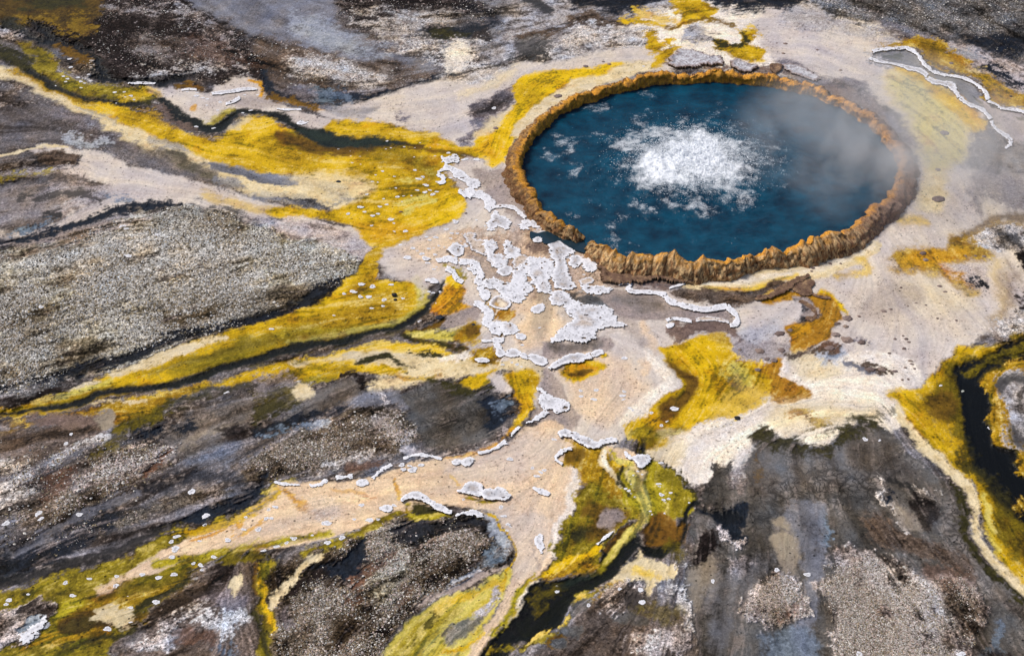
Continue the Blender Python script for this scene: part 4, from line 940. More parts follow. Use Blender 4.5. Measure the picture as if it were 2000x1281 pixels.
def ground_material():
    m, nt, ns, lk = new_mat('mineral_ground')
    out = nd(ns, 'ShaderNodeOutputMaterial'); b = nd(ns, 'ShaderNodeBsdfPrincipled')
    lk.new(b.outputs[0], out.inputs[0])
    geo = nd(ns, 'ShaderNodeNewGeometry'); pos = geo.outputs['Position']
    col = nd(ns, 'ShaderNodeAttribute', attribute_name='tint').outputs['Color']
    sp = nd(ns, 'ShaderNodeAttribute', attribute_name='grit').outputs['Fac']
    wt = nd(ns, 'ShaderNodeAttribute', attribute_name='wetness').outputs['Fac']
    ck = nd(ns, 'ShaderNodeAttribute', attribute_name='cracked').outputs['Fac']
    def vor(scale, feat='F1'):
        v = nd(ns, 'ShaderNodeTexVoronoi', feature=feat, i_Scale=scale); lk.new(pos, v.inputs['Vector']); return v
    v1 = vor(38.0); v2 = vor(75.0)
    sep1 = nd(ns, 'ShaderNodeSeparateColor'); lk.new(v1.outputs['Color'], sep1.inputs[0])
    sep2 = nd(ns, 'ShaderNodeSeparateColor'); lk.new(v2.outputs['Color'], sep2.inputs[0])
    def ramp(src, stops):
        r = nd(ns, 'ShaderNodeValToRGB'); cr = r.color_ramp
        while len(cr.elements) < len(stops): cr.elements.new(.5)
        for e, (p, v) in zip(cr.elements, stops): e.position = p; e.color = (v, v, v, 1)
        lk.new(src, r.inputs[0]); return r.outputs[0]
    r1 = ramp(sep1.outputs[0], [(0, .03), (.25, .14), (.5, .42), (.75, .80), (1, 1.25)])
    r2 = ramp(sep2.outputs[1], [(0, .08), (.35, .30), (.7, .70), (1, 1.05)])
    g = mathn(ns, lk, 'ADD', r1, r2)                       # mean near 1
    gm = mathn(ns, lk, 'MULTIPLY_ADD', g, 1.0); gm.node.inputs[2].default_value = -1.0
    gm2 = mathn(ns, lk, 'MULTIPLY', gm, sp)
    n1 = nd(ns, 'ShaderNodeTexNoise', i_Scale=30.0, i_Detail=5.0, i_Roughness=.7); lk.new(pos, n1.inputs['Vector'])
    amp_ = mathn(ns, lk, 'MULTIPLY_ADD', sp, 1.0); amp_.node.inputs[2].default_value = .42
    f1 = mathn(ns, lk, 'ADD', mathn(ns, lk, 'MULTIPLY', mathn(ns, lk, 'SUBTRACT', n1.outputs['Fac'], .5), amp_), 1.0)
    fac = mathn(ns, lk, 'MULTIPLY', mathn(ns, lk, 'ADD', gm2, 1.0), f1)
    vs = nd(ns, 'ShaderNodeTexVoronoi', i_Scale=20.0); lk.new(pos, vs.inputs['Vector'])
    seps = nd(ns, 'ShaderNodeSeparateColor'); lk.new(vs.outputs['Color'], seps.inputs[0])
    rad_ = mathn(ns, lk, 'MULTIPLY', mathn(ns, lk, 'SUBTRACT', seps.outputs[0], .70), 1.3)
    inside = mathn(ns, lk, 'MULTIPLY', mathn(ns, lk, 'SUBTRACT', rad_, vs.outputs['Distance']), 14.0, True)
    sgn = mathn(ns, lk, 'MULTIPLY_ADD', seps.outputs[1], 1.5); sgn.node.inputs[2].default_value = -1.05
    speck = mathn(ns, lk, 'ADD', mathn(ns, lk, 'MULTIPLY', inside, sgn), 1.0)
    fac = mathn(ns, lk, 'MULTIPLY', fac, mathn(ns, lk, 'MAXIMUM', speck, .22))
    # drying cracks
    nw = nd(ns, 'ShaderNodeTexNoise', i_Scale=5.0, i_Detail=4.0); lk.new(pos, nw.inputs['Vector'])
    va = nd(ns, 'ShaderNodeVectorMath', operation='MULTIPLY_ADD'); lk.new(nw.outputs['Color'], va.inputs[0]); va.inputs[1].default_value = (.35, .35, 0); lk.new(pos, va.inputs[2])
    vc = nd(ns, 'ShaderNodeTexVoronoi', feature='DISTANCE_TO_EDGE', i_Scale=3.6); lk.new(va.outputs[0], vc.inputs['Vector'])
    vd = nd(ns, 'ShaderNodeTexVoronoi', feature='DISTANCE_TO_EDGE', i_Scale=9.0); lk.new(va.outputs[0], vd.inputs['Vector'])
    c1 = mathn(ns, lk, 'MULTIPLY', vc.outputs[0], 9.0, True); c2 = mathn(ns, lk, 'MULTIPLY', vd.outputs[0], 9.0, True)
    cm = mathn(ns, lk, 'MINIMUM', c1, c2)
    nk = nd(ns, 'ShaderNodeTexNoise', i_Scale=1.3, i_Detail=3.0); lk.new(pos, nk.inputs['Vector'])
    km = mathn(ns, lk, 'MULTIPLY_ADD', nk.outputs['Fac'], 3.0, True); km.node.inputs[2].default_value = -.85
    inv = mathn(ns, lk, 'MULTIPLY', mathn(ns, lk, 'MULTIPLY', mathn(ns, lk, 'SUBTRACT', 1.0, cm), ck), km)
    cf = mathn(ns, lk, 'SUBTRACT', 1.0, mathn(ns, lk, 'MULTIPLY', inv, .8), True)
    fac = mathn(ns, lk, 'MULTIPLY', fac, cf)
    lk.new(mulcol(ns, lk, col, fac), b.inputs['Base Color'])
    ro = mathn(ns, lk, 'MULTIPLY_ADD', wt, -.9); ro.node.inputs[2].default_value = .92
    lk.new(ro, b.inputs['Roughness'])
    lk.new(mathn(ns, lk, 'MULTIPLY_ADD', wt, .14), b.inputs['Specular IOR Level']); ns[-1].inputs[2].default_value = .04
    hb = mathn(ns, lk, 'MULTIPLY_ADD', g, 1.0); lk.new(n1.outputs['Fac'], hb.node.inputs[2])
    hs = mathn(ns, lk, 'MULTIPLY', hb, mathn(ns, lk, 'ADD', sp, .08))
    hs = mathn(ns, lk, 'SUBTRACT', hs, inv)
    bp = nd(ns, 'ShaderNodeBump', i_Strength=.7, i_Distance=.012); lk.new(hs, bp.inputs['Height'])
    lk.new(bp.outputs[0], b.inputs['Normal'])
    return m

def tinted(name, scale=40.0, contrast=.8, rough=.85, bump=.01, spec=.3, strength=.7):
    """rock-like stuff: the tint attribute broken up by two noises, with bump"""
    m, nt, ns, lk = new_mat(name)
    out = nd(ns, 'ShaderNodeOutputMaterial'); b = nd(ns, 'ShaderNodeBsdfPrincipled'); lk.new(b.outputs[0], out.inputs[0])
    tc = nd(ns, 'ShaderNodeTexCoord'); pos = tc.outputs['Object']
    col = nd(ns, 'ShaderNodeAttribute', attribute_name='tint').outputs['Color']
    n1 = nd(ns, 'ShaderNodeTexNoise', i_Scale=scale, i_Detail=6.0, i_Roughness=.72); lk.new(pos, n1.inputs['Vector'])
    v1 = nd(ns, 'ShaderNodeTexVoronoi', i_Scale=scale * 1.6); lk.new(pos, v1.inputs['Vector'])
    f = mathn(ns, lk, 'MULTIPLY_ADD', n1.outputs['Fac'], contrast); f.node.inputs[2].default_value = 1 - contrast * .5
    f2 = mathn(ns, lk, 'MULTIPLY_ADD', v1.outputs['Distance'], -contrast * .5); f2.node.inputs[2].default_value = 1 + contrast * .2
    lk.new(mulcol(ns, lk, col, mathn(ns, lk, 'MULTIPLY', f, f2)), b.inputs['Base Color'])
    b.inputs['Roughness'].default_value = rough; b.inputs['Specular IOR Level'].default_value = spec
    h = mathn(ns, lk, 'SUBTRACT', n1.outputs['Fac'], mathn(ns, lk, 'MULTIPLY', v1.outputs['Distance'], .5))
    bp = nd(ns, 'ShaderNodeBump', i_Strength=strength, i_Distance=bump); lk.new(h, bp.inputs['Height']); lk.new(bp.outputs[0], b.inputs['Normal'])
    return m

# ------------------------------------------------------------------ mesh helpers
def mesh_np(name, V, F, mat, tint=None, smooth=True, extra=None):
    me = bpy.data.meshes.new(name)
    V = np.asarray(V, np.float32); F = np.asarray(F, np.int32); k = F.shape[1]
    me.vertices.add(len(V)); me.vertices.foreach_set('co', V.ravel())
    me.loops.add(F.size); me.loops.foreach_set('vertex_index', F.ravel())
    me.polygons.add(len(F)); me.polygons.foreach_set('loop_start', np.arange(0, F.size, k, dtype=np.int32))
    me.update(calc_edges=True)
    me.polygons.foreach_set('use_smooth', np.full(len(F), smooth))
    if tint is not None:
        a = me.color_attributes.new('tint', 'FLOAT_COLOR', 'POINT')
        c = np.ones((len(V), 4), np.float32); c[:, :3] = tint; a.data.foreach_set('color', c.ravel())
    for nme, arr in (extra or {}).items():
        a = me.attributes.new(nme, 'FLOAT', 'POINT'); a.data.foreach_set('value', np.asarray(arr, np.float32).ravel())
    me.materials.append(mat)
    return me

def link(name, me, label=None, cat=None, group=None, kind=None, loc=None, parent=None):
    o = bpy.data.objects.new(name, me); COL.objects.link(o)
    if loc is not None: o.location = loc
    if label: o['label'] = label
    if cat: o['category'] = cat
    if group: o['group'] = group
    if kind: o['kind'] = kind
    if parent: o.parent = parent
    return o

# ------------------------------------------------------------------ the rim line of the pool
CREST_Z, WATER_Z = .33, .05
CREST = pts_of('1149,455 1160,470 1185,483 1210,487 1240,492 1275,493 1310,500 1345,505 1380,503 1405,506 1440,500 1470,490 1500,487 1540,480 1580,472 1610,460 1640,452 1665,436 1692,418 1720,396 1742,374 1760,350 1770,325 1771,298 1760,275 1741,252 1722,232 1700,213 1670,196 1640,180 1610,168 1580,157 1540,149 1500,142 1460,138 1420,135 1390,133 1350,136 1310,136 1270,140 1230,148 1190,159 1150,173 1110,189 1080,205 1056,225 1034,247 1017,270 1008,295 1008,322 1017,348 1032,370 1052,393 1072,413 1092,428 1118,437 1142,440')
cxy = np.stack(ground_xy(CREST[:, 0], CREST[:, 1], CREST_Z), 1)
crest = catmull(cxy, False, 12)
hx, hy = image_px(np.append(crest[:, 0], crest[0, 0]), np.append(crest[:, 1], crest[0, 1]), 0.0)
hole = np.stack([hx, hy], 1)[::4]

# ------------------------------------------------------------------ ground
D = sdf_poly(PX, PY, hole)
near = sst(0, 60, np.abs(D))
Z = .5 * hgt + .035 * N['a'] + (.002 + .010 * spk) * N['c'] + (.0006 + .005 * spk) * N['d'] + .003 * N['m'] + .004 * N['n'] + .0015 * N['l']
Z = Z * (.35 + .65 * near)
GX, GY = ground_xy(PX, PY, Z)
V = np.stack([GX, GY, Z], -1).reshape(-1, 3)
idx = np.arange(NX * NY, dtype=np.int32).reshape(NY, NX)
quad = np.stack([idx[1:, :-1], idx[1:, 1:], idx[:-1, 1:], idx[:-1, :-1]], -1)
keep = (D[1:, :-1] > -7)
F = quad[keep]
tint = colour.reshape(-1, 3); A_sp = spk.ravel(); A_wt = wet.ravel(); A_ck = crk.ravel()
# rings of ground that carry the crust on to the horizon
stp = 8
loop = np.concatenate([idx[-1, ::stp], idx[-1, -1:], idx[::-1, -1][stp::stp], idx[0, ::-1][::stp], idx[0, :1], idx[:, 0][stp::stp]])
loop = np.array(list(dict.fromkeys(loop.tolist())))
c0 = np.array([0.0, 20.0]); base = V[loop]; prev = loop; n = len(loop); allV = [V]; allF = []; start = len(V)
reps = 0
for fct in (1.12, 1.35, 1.8, 2.8, 5, 12, 40):
    r = base.copy(); r[:, :2] = c0 + (base[:, :2] - c0) * fct; r[:, 2] = base[:, 2] / fct + .25 * fbm(r[:, 0], r[:, 1], 6, 3, 31) * (fct > 1.2)
    new = np.arange(start, start + n); start += n; allV.append(r); reps += 1
    p2 = np.roll(prev, -1); n2 = np.roll(new, -1)
    allF.append(np.stack([prev, new, n2, p2], -1)); prev = new
V2 = np.concatenate(allV); F2 = np.concatenate([F] + allF)
t2 = np.concatenate([tint] + [tint[loop] * .7 + alb((120, 112, 108)) * .3 for _ in range(reps)])
pad = lambda a: np.concatenate([a] + [a[loop]] * reps)
gm_ = ground_material()
me = mesh_np('ground', V2, F2, gm_, t2, True, {'grit': pad(A_sp), 'wetness': pad(A_wt), 'cracked': pad(A_ck)})
link('ground', me, 'grey, cream and yellow mineral ground spread around the hot pool', 'ground', kind='structure')

def ground_z(px, py):
    i = int(np.clip((px - gx[0]) / STEP, 0, NX - 1)); j = int(np.clip((py - gy[0]) / STEP, 0, NY - 1))
    return float(Z[j, i])
def spot(px, py, dz=0.0):
    z = ground_z(px, py); x, y = ground_xy(px, py, z)
    return float(x), float(y), z + dz

# ------------------------------------------------------------------ the rim itself
seg = np.diff(crest, axis=0); sl_ = np.hypot(seg[:, 0], seg[:, 1]); S0 = np.concatenate([[0], np.cumsum(sl_)])
LEN = S0[-1]; DS = .013; NS = int(LEN / DS)
ss = np.linspace(0, LEN, NS)
rx = np.interp(ss, S0, crest[:, 0]); ry = np.interp(ss, S0, crest[:, 1])
tx = np.gradient(rx); ty = np.gradient(ry)
def smooth(a, k):
    ker = np.ones(k) / k
    return np.convolve(np.pad(a, k // 2, mode='edge'), ker, 'valid')[:len(a)]
tx = smooth(tx, 41); ty = smooth(ty, 41); ln = np.hypot(tx, ty); tx /= ln; ty /= ln
nxo, nyo = ty, -tx                                    # the line runs anticlockwise seen from above: outward normal
if (rx[NS // 2] - PCX) * nxo[NS // 2] + (ry[NS // 2] - PCY) * nyo[NS // 2] < 0: nxo, nyo = -nxo, -nyo
rpx, rpy = image_px(rx, ry, CREST_Z)
# scallops: rounded columns with a pointed tooth on each
rr = np.random.default_rng(21)
cen = [0.0]
while cen[-1] < LEN: cen.append(cen[-1] + rr.uniform(.20, .55))
cen = np.array(cen)
k = np.clip(np.searchsorted(cen, ss) - 1, 0, len(cen) - 2)
u = (ss - cen[k]) / (cen[k + 1] - cen[k])
lob = np.sqrt(np.clip(1 - (2 * u - 1) ** 2, 0, 1))     # 0 in the grooves, 1 on the columns
lamp_ = rr.uniform(.35, 1.0, len(cen))[k]
tooth = np.zeros(NS)
front = sst(380, 480, rpy) + .5 * sst(1120, 1000, rpx)  # the near and left side carry the tall teeth
for c in cen:
    for q in range(3):
        cc = c + rr.uniform(0, .4); w = rr.uniform(.06, .15); h = rr.uniform(.03, .10) * (1.6 if rr.random() < .25 else .8)
        if q: w *= .5; h *= .45
        tooth = np.maximum(tooth, h * np.clip(1 - np.abs(ss - cc) / w, 0, 1) ** 1.25)
tooth *= .2 + .75 * np.clip(front, 0, 1)
#           off    z     (outside to inside)
PROF = [(.38,-.14),(.34,-.06),(.305,-.01),(.28,.03),(.262,.065),(.245,.10),(.228,.135),(.21,.17),(.188,.205),(.162,.24),(.13,.272),(.095,.30),(.058,.322),(.025,.335),(-.005,.338),(-.035,.33),(-.058,.312),(-.075,.285),(-.085,.25),(-.085,.21),(-.08,.17),(-.08,.13),(-.09,.095),(-.11,.06),(-.135,.02),(-.17,-.05),(-.22,-.2)]
PROF = np.array(PROF); NP_ = len(PROF)
fat = .62 + .5 * fbm(ss, ss * 0, 1.4, 3, 51) + .35 * sst(1330, 1200, rpx) * sst(440, 500, rpy) + .25 * sst(1500, 1700, rpx)
fat *= .32 + .68 * np.minimum(sst(.1, 1.0, ss), sst(.1, 1.1, LEN - ss))
taper = np.minimum(sst(0, .22, ss), sst(0, .22, LEN - ss))
RV = np.zeros((NS, NP_, 3)); RC = np.zeros((NS, NP_, 3))
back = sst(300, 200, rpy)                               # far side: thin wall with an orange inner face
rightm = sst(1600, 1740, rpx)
hv = np.clip(.80 + .45 * fbm(ss, ss * 0 + 11, 1.3, 3, 54) - .12 * rightm, .55, 1.15)
wob = .09 * fbm(ss, ss * 0 + 3, .5, 3, 52)
for j, (off, z) in enumerate(PROF):
    up = np.clip(z / .335, 0, 1)
    top = sst(.15, .33, z) if z > 0 else 0
    o = off * (fat if off > 0 else 1.0) * (.75 + .25 * (1 - .5 * back))
    zz = z * hv + (tooth + .05 * fbm(ss, ss * 0 + 7, .35, 3, 53)) * up ** 2.2 * (1.0 if off > -.12 else .4)
    zz = zz - (1 - lob) * .09 * up ** 3 * lamp_
    bulge = (lob - .35) * lamp_ * (.055 if off > .02 else -.09) * np.clip(up * 1.4 - .05, 0, 1) * (1 - .35 * top)
    lean = -tooth * .5 * top
    x = rx + nxo * (o + bulge + lean + wob); y = ry + nyo * (o + bulge + lean + wob)
    d1 = fbm(ss * 1.0, np.full(NS, j * .035), .10, 4, 61) * .045; d2 = fbm(ss, np.full(NS, j * .035), .045, 3, 62) * .022
    d3 = fbm(ss, np.full(NS, j * .05), .22, 3, 63) * .09
    k_ = (.4 + .6 * (z > -.03))
    x += nxo * (d1 + d2 + d3) * k_; y += nyo * (d1 + d2 + d3) * k_; zz = zz + (d1 * .6 + d2) * k_ * (z > .0)
    zz = np.where(zz > .0, zz * (.25 + .75 * taper), zz)
    shr = (1 - taper) * .5
    x -= nxo * o * shr; y -= nyo * o * shr
    RV[:, j] = np.stack([x, y, zz], 1)
    n1_ = fbm(ss, np.full(NS, j * .03), .09, 4, 71); n2_ = fbm(ss, np.full(NS, j * .03), .03, 3, 72); n3_ = fbm(ss, np.full(NS, j * .05), .6, 3, 73)
    tan_, ochre, brown_, choc = alb((226, 190, 138)), alb((232, 164, 60)), alb((160, 110, 70)), alb((74, 42, 30))
    mauve_ = alb((150, 122, 112))
    inner = off < .0
    if inner:
        c = ochre[None] * np.ones((NS, 1)); c = c + (sst(-.05, .35, n1_ + .6 * n2_) * .8)[:, None] * (brown_ * .8 - c)
        c = c + (sst(-.1, .5, n3_) * .35)[:, None] * (alb((226, 172, 78)) - c)
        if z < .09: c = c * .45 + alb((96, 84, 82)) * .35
    else:
        c = tan_[None] * np.ones((NS, 1)); c = c + (sst(-.2, .15, n1_ + .7 * n2_))[:, None] * .85 * (brown_ - c)
        c = c + (sst(.12, .38, n2_ + .5 * n3_ - .25 * n1_) * .8)[:, None] * (choc - c)
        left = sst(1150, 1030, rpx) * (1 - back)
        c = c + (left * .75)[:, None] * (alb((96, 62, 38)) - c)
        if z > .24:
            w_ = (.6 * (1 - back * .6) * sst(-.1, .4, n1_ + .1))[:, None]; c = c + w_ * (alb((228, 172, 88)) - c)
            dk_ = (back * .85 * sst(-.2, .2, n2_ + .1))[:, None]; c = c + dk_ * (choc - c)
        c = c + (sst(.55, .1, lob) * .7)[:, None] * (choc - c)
    c = c + (rightm * (.45 if inner else .85))[:, None] * ((mauve_ * .9 + .03 * n1_[:, None]) - c)
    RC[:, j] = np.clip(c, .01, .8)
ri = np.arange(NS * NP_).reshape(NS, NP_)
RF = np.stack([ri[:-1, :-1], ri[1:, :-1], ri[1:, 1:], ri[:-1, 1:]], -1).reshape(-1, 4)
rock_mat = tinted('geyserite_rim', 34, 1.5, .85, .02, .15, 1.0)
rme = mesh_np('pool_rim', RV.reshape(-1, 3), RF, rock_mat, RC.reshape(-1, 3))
link('pool_rim', rme, 'orange brown scalloped mineral rim with pointed teeth around the blue boiling pool', 'pool rim')

# ------------------------------------------------------------------ pool water
BX, BY = [float(v) for v in ground_xy(1345, 312, WATER_Z)]
def water_material():
    m, nt, ns, lk = new_mat('boiling_water')
    out = nd(ns, 'ShaderNodeOutputMaterial'); b = nd(ns, 'ShaderNodeBsdfPrincipled'); lk.new(b.outputs[0], out.inputs[0])
    geo = nd(ns, 'ShaderNodeNewGeometry'); pos = geo.outputs['Position']
    boil = nd(ns, 'ShaderNodeAttribute', attribute_name='boil').outputs['Fac']
    fle = nd(ns, 'ShaderNodeAttribute', attribute_name='fleck').outputs['Fac']
    n0 = nd(ns, 'ShaderNodeTexNoise', i_Scale=2.2, i_Detail=6.0, i_Roughness=.65); lk.new(pos, n0.inputs['Vector'])
    n1 = nd(ns, 'ShaderNodeTexNoise', i_Scale=7.0, i_Detail=8.0, i_Roughness=.78); lk.new(pos, n1.inputs['Vector'])
    n2 = nd(ns, 'ShaderNodeTexNoise', i_Scale=36.0, i_Detail=5.0, i_Roughness=.75); lk.new(pos, n2.inputs['Vector'])
    v = nd(ns, 'ShaderNodeTexVoronoi', feature='SMOOTH_F1', i_Scale=22.0); lk.new(pos, v.inputs['Vector'])
    dm = mathn(ns, lk, 'MULTIPLY_ADD', n0.outputs['Fac'], 2.0, True); dm.node.inputs[2].default_value = -.6
    deep = nd(ns, 'ShaderNodeMix', data_type='RGBA'); lk.new(dm, deep.inputs['Factor'])
    deep.inputs[6].default_value = (.0006, .012, .030, 1); deep.inputs[7].default_value = (.003, .078, .140, 1)
    # froth
    a = mathn(ns, lk, 'MULTIPLY_ADD', n1.outputs['Fac'], 1.5); lk.new(boil, a.node.inputs[2])
    a = mathn(ns, lk, 'MULTIPLY_ADD', n2.outputs['Fac'], 1.1); a.node.inputs[2].default_value = -.10; a2 = mathn(ns, lk, 'MULTIPLY_ADD', n1.outputs['Fac'], 1.7)
    lk.new(a, a2.node.inputs[2]); a3 = mathn(ns, lk, 'ADD', a2, boil); a3 = mathn(ns, lk, 'SUBTRACT', a3, 1.93)
    froth = mathn(ns, lk, 'MULTIPLY', a3, 1.35, True)
    c1 = nd(ns, 'ShaderNodeMix', data_type='RGBA'); lk.new(froth, c1.inputs['Factor']); lk.new(deep.outputs[2], c1.inputs[6]); c1.inputs[7].default_value = (.78, .81, .85, 1)
    lk.new(c1.outputs[2], b.inputs['Base Color'])
    ro = mathn(ns, lk, 'MULTIPLY_ADD', froth, .5, True); ro.node.inputs[2].default_value = .12
    lk.new(ro, b.inputs['Roughness']); b.inputs['IOR'].default_value = 1.33; b.inputs['Specular IOR Level'].default_value = .25
    h = mathn(ns, lk, 'ADD', n1.outputs['Fac'], mathn(ns, lk, 'MULTIPLY', n2.outputs['Fac'], .5))
    bp = nd(ns, 'ShaderNodeBump', i_Strength=.5, i_Distance=.04); lk.new(h, bp.inputs['Height']); lk.new(bp.outputs[0], b.inputs['Normal'])
    return m
NA, NR = 420, 220
ringpt = catmull(np.vstack([cxy, (cxy[0] + cxy[-1])[None] / 2]), True, 8)
ang = np.arctan2(ringpt[:, 1] - PCY, ringpt[:, 0] - PCX); rad = np.hypot(ringpt[:, 1] - PCY, ringpt[:, 0] - PCX)
o_ = np.argsort(ang); ta = np.linspace(-np.pi, np.pi, NA, endpoint=False)
tr = np.interp(ta, ang[o_], rad[o_], period=2 * np.pi) + .02
fr = np.linspace(0, 1, NR) ** .8
wxg = PCX + np.cos(ta)[:, None] * tr[:, None] * fr; wyg = PCY + np.sin(ta)[:, None] * tr[:, None] * fr
bx = (wxg - BX - .1) / 1.45; by = (wyg - BY + .2) / 1.5; bd = np.hypot(bx, by)
bd = bd * (1 + .45 * fbm(wxg, wyg, 1.2, 4, 81))
boil = .85 * np.exp(-(bd / .75) ** 2) + .52 * np.exp(-(bd / 1.55) ** 2)
dome = np.exp(-(bd * 1.0) ** 2)
lump = np.abs(fbm(wxg, wyg, .30, 3, 82)) + .5 * np.abs(fbm(wxg, wyg, .12, 3, 85))
fl = fbm(wxg, wyg, 1.0, 3, 83)
wpx, wpy = image_px(wxg, wyg, WATER_Z)
leftness = sst(1560, 1200, wpx)
boil = boil + .62 * sst(-.2, .45, fl + .5 * fbm(wxg, wyg, .3, 3, 88)) * (.45 + .55 * leftness) * sst(1.02, .9, np.ones(NA)[:, None] * fr) - .02
wz = WATER_Z + .012 * fbm(wxg, wyg, .16, 3, 84) + .03 * fbm(wxg, wyg, .5, 2, 86) * .5 + dome * (.16 + .10 * lump)
wi = np.arange(NA * NR).reshape(NA, NR)
wn = np.roll(wi, -1, 0)
WF = np.stack([wi[:, :-1], wi[:, 1:], wn[:, 1:], wn[:, :-1]], -1).reshape(-1, 4)
wme = mesh_np('water', np.stack([wxg, wyg, wz], -1).reshape(-1, 3), WF, water_material(), None, True, {'boil': boil.ravel(), 'fleck': fl.ravel()})
link('water', wme, 'deep blue boiling water filling the round rimmed pool', 'water', kind='structure')

# bubbles and froth blobs thrown up by the boil: nobody could count them
def blobs(name, pos, size, flat, tint, mat, sub=0, jitter=.35, seed=5):
    r = np.random.default_rng(seed)
    if sub == 0:
        bv = np.array([(1,0,0),(-1,0,0),(0,1,0),(0,-1,0),(0,0,1),(0,0,-1)], float)
        bf = np.array([(0,2,4),(2,1,4),(1,3,4),(3,0,4),(2,0,5),(1,2,5),(3,1,5),(0,3,5)])
    else:
        t = (1 + 5 ** .5) / 2
        bv = np.array([(-1,t,0),(1,t,0),(-1,-t,0),(1,-t,0),(0,-1,t),(0,1,t),(0,-1,-t),(0,1,-t),(t,0,-1),(t,0,1),(-t,0,-1),(-t,0,1)]) / math.sqrt(1 + t * t)
        bf = np.array([(0,11,5),(0,5,1),(0,1,7),(0,7,10),(0,10,11),(1,5,9),(5,11,4),(11,10,2),(10,7,6),(7,1,8),(3,9,4),(3,4,2),(3,2,6),(3,6,8),(3,8,9),(4,9,5),(2,4,11),(6,2,10),(8,6,7),(9,8,1)])
    n = len(pos); m = len(bv)
    sc = size[:, None, None] * (1 + jitter * r.uniform(-1, 1, (n, m, 1))) * np.stack([r.uniform(.7, 1.3, n), r.uniform(.7, 1.3, n), np.full(n, flat)], 1)[:, None, :]
    a = r.uniform(0, 6.283, n); ca, sa = np.cos(a)[:, None], np.sin(a)[:, None]
    L = bv[None] * sc
    X = L[..., 0] * ca - L[..., 1] * sa; Y = L[..., 0] * sa + L[..., 1] * ca
    VV = np.stack([X, Y, L[..., 2]], -1) + pos[:, None, :]
    FF = (bf[None] + (np.arange(n) * m)[:, None, None]).reshape(-1, 3)
    return mesh_np(name, VV.reshape(-1, 3), FF, mat, np.repeat(tint, m, 0), sub > 0)
froth_mat = tinted('froth', 30, .2, .35, .005, .5, .3)
r5 = np.random.default_rng(33)
nb = 16000
q = r5.normal(0, 1, (nb, 2)) * np.array([.62, .62]); far_ = r5.random(nb) < .6
q2 = np.stack([r5.uniform(-3.6, 3.6, nb), r5.uniform(-3.6, 3.6, nb)], 1)
bxy = np.where(far_[:, None], np.array([PCX, PCY]) + q2, np.array([BX, BY]) + q)
ia = ((np.arctan2(bxy[:, 1] - PCY, bxy[:, 0] - PCX) + np.pi) / (2 * np.pi) * NA).astype(int) % NA
rho = np.hypot(bxy[:, 0] - PCX, bxy[:, 1] - PCY) / tr[ia]
ir = np.clip((rho ** 1.25 * (NR - 1)).astype(int), 0, NR - 1)
bl = boil[ia, ir]; pat = fbm(bxy[:, 0], bxy[:, 1], .35, 3, 87)
okb = (rho < .93) & (~far_ | (r5.random(nb) < .45)) & (np.where(far_, bl + pat * .9 > .52 + r5.random(nb) * .25, True)) & (r5.random(nb) < .85)
bxy, zz_, dd_ = bxy[okb], wz[ia, ir][okb], dome[ia, ir][okb]
sz = r5.uniform(.004, .010, len(bxy)) * (.8 + .5 * dd_)
bpos = np.stack([bxy[:, 0], bxy[:, 1], zz_ + .3 * sz + dd_ * r5.uniform(0, .03, len(bxy))], 1)
fme = blobs('foam', bpos, sz, .7, np.array([.74, .78, .84]) * (.45 + .55 * np.clip(dd_ * 1.6, 0, 1))[:, None], froth_mat, 0, .2)
link('foam', fme, 'white froth and bubbles boiling up over the blue pool', 'foam', kind='stuff')
# ------------------------------------------------------------------ mineral crusts: flat scabs of sinter lying on the floor
crust_mat = tinted('sinter_crust', 70, .75, .9, .005, .1, .6)
WHITE, GREY_, TAN_, BRN, EDGE = alb((226, 226, 232)), alb((186, 184, 190)), alb((196, 170, 140)), alb((112, 88, 74)), alb((238, 238, 242))

def roughen(Pw, amp, wlen, seed):
    """fractal, lobed edge for an outline in metres"""
    L = np.vstack([Pw, Pw[:1]]); seg = np.hypot(*np.diff(L, axis=0).T); s = np.concatenate([[0], np.cumsum(seg)])
    per = s[-1]; n = max(30, int(per / .0095)); t = np.linspace(0, per, n, endpoint=False)
    x = np.interp(t, s, L[:, 0]); y = np.interp(t, s, L[:, 1])
    gxn = np.roll(y, -1) - np.roll(y, 1); gyn = -(np.roll(x, -1) - np.roll(x, 1)); ln = np.hypot(gxn, gyn) + 1e-9
    area = .5 * np.sum(x * np.roll(y, -1) - y * np.roll(x, -1)); sg = 1 if area > 0 else -1
    nX, nY = gxn / ln * sg, gyn / ln * sg
    d = 1.35 * amp * (1.3 * fbm(x, y, wlen, 2, seed) + .9 * (np.abs(fbm(x, y, wlen * .4, 2, seed + 1)) - .2) + 1.0 * (.32 - np.abs(fbm(x, y, wlen * .45, 1, seed + 3))) + 1.0 * (.30 - np.abs(fbm(x, y, wlen * .24, 1, seed + 4))) + .6 * fbm(x, y, wlen * .10, 2, seed + 2))
    return np.stack([x + nX * d, y + nY * d], 1)

